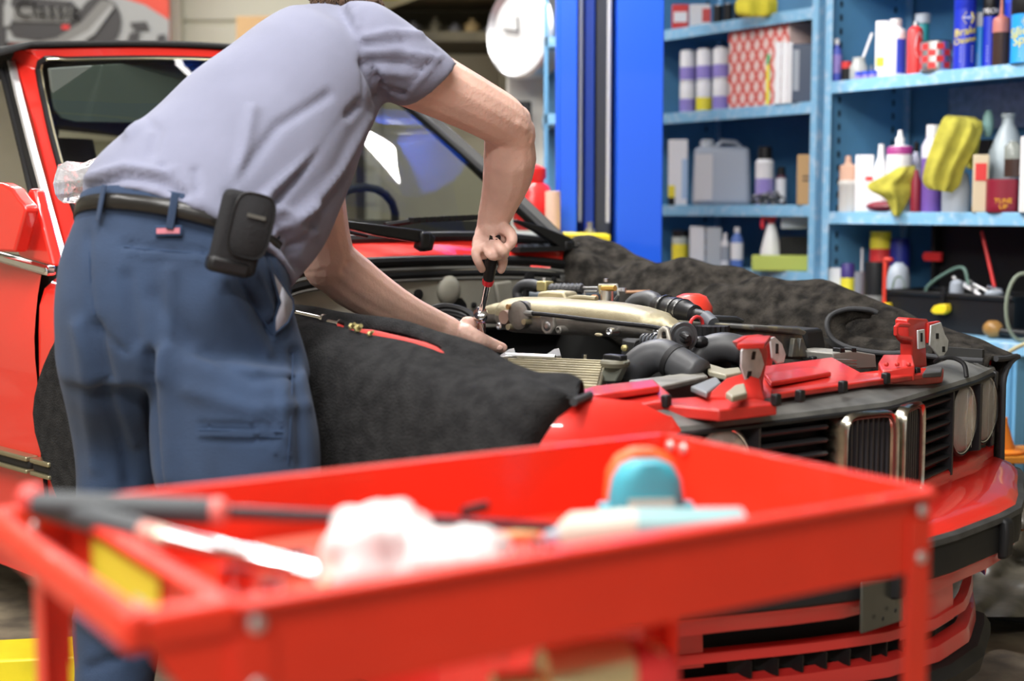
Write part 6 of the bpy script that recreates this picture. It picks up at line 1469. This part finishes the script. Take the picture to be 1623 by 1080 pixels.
build('yoke', M().box(wp(764, 487), (.012, .014, .022), (Vector((1, 0, 0)), Vector((0, 1, 0)), (b-c_).normalized())), CHR, wr_, bevel=.003)
build('selector', M().ball(wp(757, 503)-Vector((0, .012, 0)), .006, sc=(1.6, .6, .8)), CHR, wr_)
e_ = wp(763, 512); build('socket', M().lathe([(.010, 0), (.010, .030), (.0075, .034), (.007, .052)], e_, (-.0, .05, -1), seg=16), mat('pinkish_chrome', (.62, .50, .47), .16, metal=1), wr_)

# ------------------------------------------------------------ tool cart in the foreground
HZ = .80
C1, C2 = Vector((.401, 1.354, HZ)), Vector((.172, 1.680, HZ))         # front-right, back-right rim corners
C0 = Vector((-.193, .965, HZ)); CL = (C1-C0); CS = (C2-C1); eL = CL.normalized(); eS = (KZ.cross(eL)).normalized(); 
LL, SS = CL.length, .398
C2 = C1+eS*SS; C3 = C0+eS*SS
TD = .079
cart = thing('tool_cart', ((C0+C2)/2).xy.to_3d(), 'red steel tool cart with open tray in the blurred foreground', 'cart')
def cbx(name, c, sz, mt=CART, par=cart, bev=.003, ax=(eL, eS, KZ)): return build(name, M().box(c, sz, ax), mt, par, bevel=bev)
mid = (C0+C2)/2; tw = .0016
cbx('tray_floor', mid-KZ*TD, (LL, SS, .002))
def wall(name, a, b, out, extra=0):
    c = (a+b)/2; d = (b-a); L = d.length; dn = d.normalized()
    w_ = cbx(name, c-KZ*(TD/2+extra/2), (L, .0022, TD+extra), ax=(dn, out, KZ), bev=0)
    build('rolled_rim', M().loft([[p+out*(.001)+KZ*0, p+out*.012+KZ*.0, p+out*.014-KZ*.004, p+out*.012-KZ*.007, p+out*.001-KZ*.006] for p in (a, b)]), CART, cart, bevel=.0015)
    return w_
wall('front_panel', C0, C1, -eS, .0); wall('right_panel', C1, C2, eL, .0); wall('back_panel', C3, C2, eS, .0); wall('left_panel', C0, C3, -eL, .0)
# legs (angle section) and bolts
BOLT = mat('dull_bolt', (.55, .50, .48), .35, metal=.7)
for c, sx_, sy_ in ((C0, 1, 1), (C1, -1, 1), (C2, -1, -1), (C3, 1, -1)):
    top = .004 if c is not C2 else .010
    if c is C3: c = c-eL*.030
    lg = build('leg', M().box(c+eL*sx_*.0135-eS*sy_*.0035+KZ*(-.40+top/2), (.030, .0025, .80+top-.06), (eL, eS, KZ)).box(c-eL*sx_*.0025+eS*sy_*.012+KZ*(-.40+top/2), (.0025, .030, .80+top-.06), (eL, eS, KZ)), CART, cart, bevel=.001)
    for dz in (-.018, -.064):
        build('bolt', M().ball(c+eL*sx_*.014-eS*sy_*.007+KZ*dz, .0065, sc=(1, .6, 1), ax=(eL, eS, KZ)), BOLT, lg)
        build('bolt', M().ball(c-eL*sx_*.006+eS*sy_*.014+KZ*dz, .0065, sc=(.6, 1, 1), ax=(eL, eS, KZ)), BOLT, lg)
    cs2 = build('caster', M().lathe([(.03, -.012), (.036, -.01), (.036, .01), (.03, .012)], Vector((c.x+eL.x*sx_*.02, c.y+eL.y*sx_*.02, .037)), eS, seg=24), RUB, cart)
for dd in (.012, .036): build('bolt', M().ball(C2-eS*.003-eL*.022*0-eS*dd+eL*-.004-KZ*.012, .007, sc=(.6, 1, 1), ax=(eL, eS, KZ)), BOLT, cart)
# lower shelf
ZL = .30
cbx('lower_shelf', mid.xy.to_3d()+KZ*ZL, (LL-.01, SS-.01, .003))
for a, b, o_ in ((C0, C1, -eS), (C1, C2, eL), (C3, C2, eS), (C0, C3, -eL)):
    c = (a+b)/2; cbx('lower_rim', Vector((c.x, c.y, ZL+.035)), ((b-a).length, .0022, .07), ax=((b-a).normalized(), o_, KZ), bev=0)
# handle: a shallow box beyond the left end
H0_, H3_ = C0-eL*.072, C3-eL*.072
hd = build('handle', M().box((H0_+H3_)/2-KZ*.010, (.018, SS+.02, .030), (eL, eS, KZ)), CART, cart, bevel=.007, seg=3)
for c, s_ in ((C0, -1), (C3, 1)):
    build('handle_arm', M().box(c-eL*.036-KZ*.012+eS*s_*-.004, (.078, .022, .026), (eL, eS, KZ)), CART, cart, bevel=.006, seg=3)
for c in (C0, C3): build('handle_gusset', M().prism([c-eL*.070-KZ*.012, c-KZ*.012, c-KZ*.16, c-eL*.012-KZ*.10], eS*.0022), CART, cart)
lbp = C0-eL*.005+eS*.225-KZ*.048
build('warning_label', M().box(lbp, (.001, .17, .062), (eL, eS, KZ)), flat('label_bright_yellow', (.66, .52, .03), .5), cart)
build('label_print', M().box(lbp-eL*.001-eS*.05-KZ*.008, (.001, .04, .03), (eL, eS, KZ)), flat('print_grey', (.5, .48, .36)), cart)
def CT_(a, b, z): return C0+eL*a+eS*b+KZ*z        # cart coordinates
def onc(px, py, z): return PZ(px, py, HZ+z)
# long black-gripped bar
g1, g2, g3 = onc(52, 800, .012), onc(345, 812, .004), onc(880, 836, -.035)
bb_ = thing('breaker_bar', g1, 'long dark bar with black grip and pink end ring along the tray', 'bar')
build('grip', M().tube([g1, g1.lerp(g2, .1), g1.lerp(g2, .95), g2], [.010, .0125, .0125, .010], 16), flat('grip_grey', (.045, .05, .055), .5), bb_)
build('grip_end', M().ball(onc(345, 812, .004), .0135, sc=(.8, 1, 1)), flat('ring_pink', (.62, .14, .12), .4), bb_)
build('shaft', M().tube([g2, g3], [.006, .0045], 12), mat('black_oxide', (.05, .05, .055), .3, metal=.5), bb_)
build('end_cap', M().ball(onc(48, 790, .014), .013), flat('cap_red', (.65, .08, .07), .35), bb_)
# chrome torque ratchet
a, b, c_ = onc(66, 802, .004), onc(228, 845, .0), onc(508, 912, -.012)
cw = thing('ratchet_wrench', a, 'large chrome wrench with black grip lying across the tray\'s left end', 'wrench')
build('grip', M().tube([a, a.lerp(b, .9), b], [.0105, .0125, .010], 16), flat('grip_grey', (.045, .05, .055), .5), cw)
build('collar', M().tube([b, b.lerp(c_, .08), b.lerp(c_, .1)], [.010, .010, .007], 16), flat('collar_pink', (.6, .25, .2), .35), cw)
build('ring', M().tube([b.lerp(c_, .10), b.lerp(c_, .16)], [.009, .009], 16), mat('pale_ring', (.7, .68, .55), .3, metal=.5), cw)
build('shaft', M().tube([b.lerp(c_, .16), c_.lerp(b, .02), c_], [.0085, .0085, .006], 16), CHR, cw)
# sockets and bits
SZ = -TD+.001
socks = [(365, 905, .012, .024), (395, 907, .013, .026), (470, 880, .014, .02), (432, 925, .011, .02), (850, 850, .008, .03), (865, 852, .009, .03)]
for i, (x, y, r, h) in enumerate(socks):
    q = onc(x, y, -.03); q.z = HZ+SZ
    hh = .05 if i < 4 else .045
    tag(build('socket', M().lathe([(r*.9, 0), (r, .002), (r, hh*.5), (r*.8, hh*.55), (r*.8, hh), (r*.55, hh), (r*.5, hh*.6)], q, seg=18), CHR),
        ['chrome socket left of the pair below the big chrome wrench', 'chrome socket right of the pair below the big chrome wrench', 'chrome socket hidden between wrench and white rag', 'chrome socket nearest the front panel, left of the rag', 'small chrome socket left, beside the white tube nozzle', 'small chrome socket right, touching the white tube nozzle'][i], 'socket', None)
q = onc(455, 905, -.02); a_ = onc(420, 930, -.04); 
tag(build('brass_adapter', M().tube([onc(425, 902, -.03), onc(520, 935, -.04)], .011, 14), mat('pale_brass', (.72, .6, .35), .25, metal=.8)), 'pale brass extension lying in front of the white rag', 'adapter')
tag(build('wood_strip', M().tube([onc(700, 862, -.045), onc(850, 848, -.05)], .006, 10), flat('tan_wood', (.7, .38, .18), .6)), 'tan wooden rod between the rag and the white tube', 'rod')
tag(build('screwdriver', M().tube([onc(735, 812, -.02), onc(770, 803, -.02)], .005, 10), BLK), 'dark screwdriver tip behind the white rag', 'screwdriver')
tag(build('shop_paper', M().prism([onc(x, y, -.06) for x, y in ((400, 862), (520, 845), (560, 900), (430, 920))], (0, 0, .002)), flat('card_red', (.42, .07, .04), .7)), 'dark red card lying under the sockets', 'card')
# white rags
RAG = mat('white_rag', (.66, .64, .64), .95, noise=.35, nscale=9, ncol=(.55, .42, .38), nlo=.28, nhi=.38, bump=.5, bscale=90)
def rag(c, r, sc, seed, label):
    m = M().ball(c, r, 48, 30, sc=sc, ax=(eL, eS, KZ)); random.seed(seed); ph = [random.random()*6 for _ in range(6)]
    for i, v_ in enumerate(m.v):
        d_ = (v_-c); u_ = d_.normalized()
        k = (max(abs(u_.dot(eL))**3+abs(u_.z)**3+abs(u_.dot(eS))**3, 1e-6))**(-1/3)*.93+.035*math.sin(u_.x*5+ph[0]+2*math.sin(u_.z*3+ph[3]))+.05*math.sin(u_.z*8+ph[1]+u_.y*6)+.04*math.sin(u_.x*14+u_.y*9+ph[2])
        q_ = c+d_*k; q_.z = max(q_.z, HZ-TD+.0015); m.v[i] = q_
    return tag(build('shop_rag', m, RAG, angle=180), label, 'rag')
rag(onc(602, 850, .0)-KZ*.024, .058, (.82, .8, .92), 4, 'crumpled white rag, larger left lump in the cart tray')
rag(onc(718, 858, .0)-KZ*.030, .051, (1.0, .8, .84), 9, 'crumpled white rag, right lump with a brown smudge beside it')
# teal power tool with orange rim
c = onc(1024, 775, -.035)
pt = thing('polishing_tool', c, 'teal and orange rounded hand tool near the back tray corner', 'tool')
def rr_(w_, d_, h_, z): return ring(c+KZ*z, eL*w_, eS*d_, 24, 3)
vx = Vector((1, .1, 0)).normalized(); vy = Vector((-.1, 1, 0)).normalized()
build('body', M().loft([ring(c+KZ*z, vx*w_, vy*.028, 28, 3) for z, w_ in ((-.048, .036), (-.03, .040), (-.01, .041), (.012, .037), (.026, .028), (.032, .014))]), flat('tool_teal', (.04, .33, .42), .5), pt)
build('orange_rim', M().loft([ring(c+KZ*z+vy*.022, vx*w_, vy*.012, 28, 3) for z, w_ in ((-.048, .038), (-.01, .043), (.018, .040), (.034, .030), (.041, .014))]), flat('tool_orange', (.80, .13, .03), .5), pt)
build('side_lug', M().box(c+vx*.045-KZ*.03, (.014, .02, .03), (vx, vy, KZ)), flat('tool_teal', (.04, .33, .42), .5), pt, bevel=.003); build('side_lug', M().box(c-vx*.045-KZ*.03, (.014, .02, .03), (vx, vy, KZ)), flat('tool_teal', (.04, .33, .42), .5), pt, bevel=.003)
build('pale_plate', M().box(c-vy*.030-KZ*.018, (.05, .002, .026), (vx, vy, KZ)), flat('plate_pale', (.30, .50, .45), .5), pt)
# squeeze tube
a, b = onc(868, 850, -.042), onc(1178, 815, -.02)
d = (b-a).normalized(); L = (b-a).length
tb_ = thing('squeeze_tube', a, 'white and pale teal squeeze tube lying behind the front panel', 'tube')
def tr(t, w_, h_): return ring(a+d*(L*t), d.cross(KZ).normalized()*w_, KZ*h_, 20, 2.2)
build('tube_body', M().loft([tr(.06, .012, .012), tr(.12, .019, .020), tr(.45, .021, .017)]), flat('tube_white', (.44, .44, .37), .45), tb_)
build('tube_tail', M().loft([tr(.45, .021, .017), tr(.75, .024, .010), tr(1, .026, .003)]), flat('tube_teal', (.20, .36, .37), .5), tb_)
build('nozzle', M().loft([tr(-.02, .005, .005), tr(.03, .006, .006), tr(.06, .010, .010)]), GREY, tb_)
# things on the lower shelf
q = P(955, 1072, 1.22); 
fx = thing('brass_fitting', q, 'gold-coloured metal part with a red band on the lower cart shelf', 'part')
QQ = Vector((.96, .28, 0)).normalized()
build('barrel', M().lathe([(.02, -.06), (.03, -.055), (.034, -.03), (.034, .02), (.028, .025), (.028, .05)], q, QQ, seg=26), mat('gold_metal', (.85, .70, .38), .3, metal=.7), fx)
build('red_band', M().lathe([(.036, .018), (.037, .045), (.03, .06)], q, (QQ-KZ*.25).normalized(), seg=26), LR, fx)
build('stem', M().tube([q-QQ*.06, q-QQ*.10], .012, 12), mat('gold_metal', (.62, .48, .22), .25, metal=.9), fx)
build('base', M().box(Vector((q.x, q.y, (q.z-.03+ZL)/2)), (.10, .05, q.z-.03-ZL), (QQ, QQ.cross(KZ), KZ)), BLK, fx)
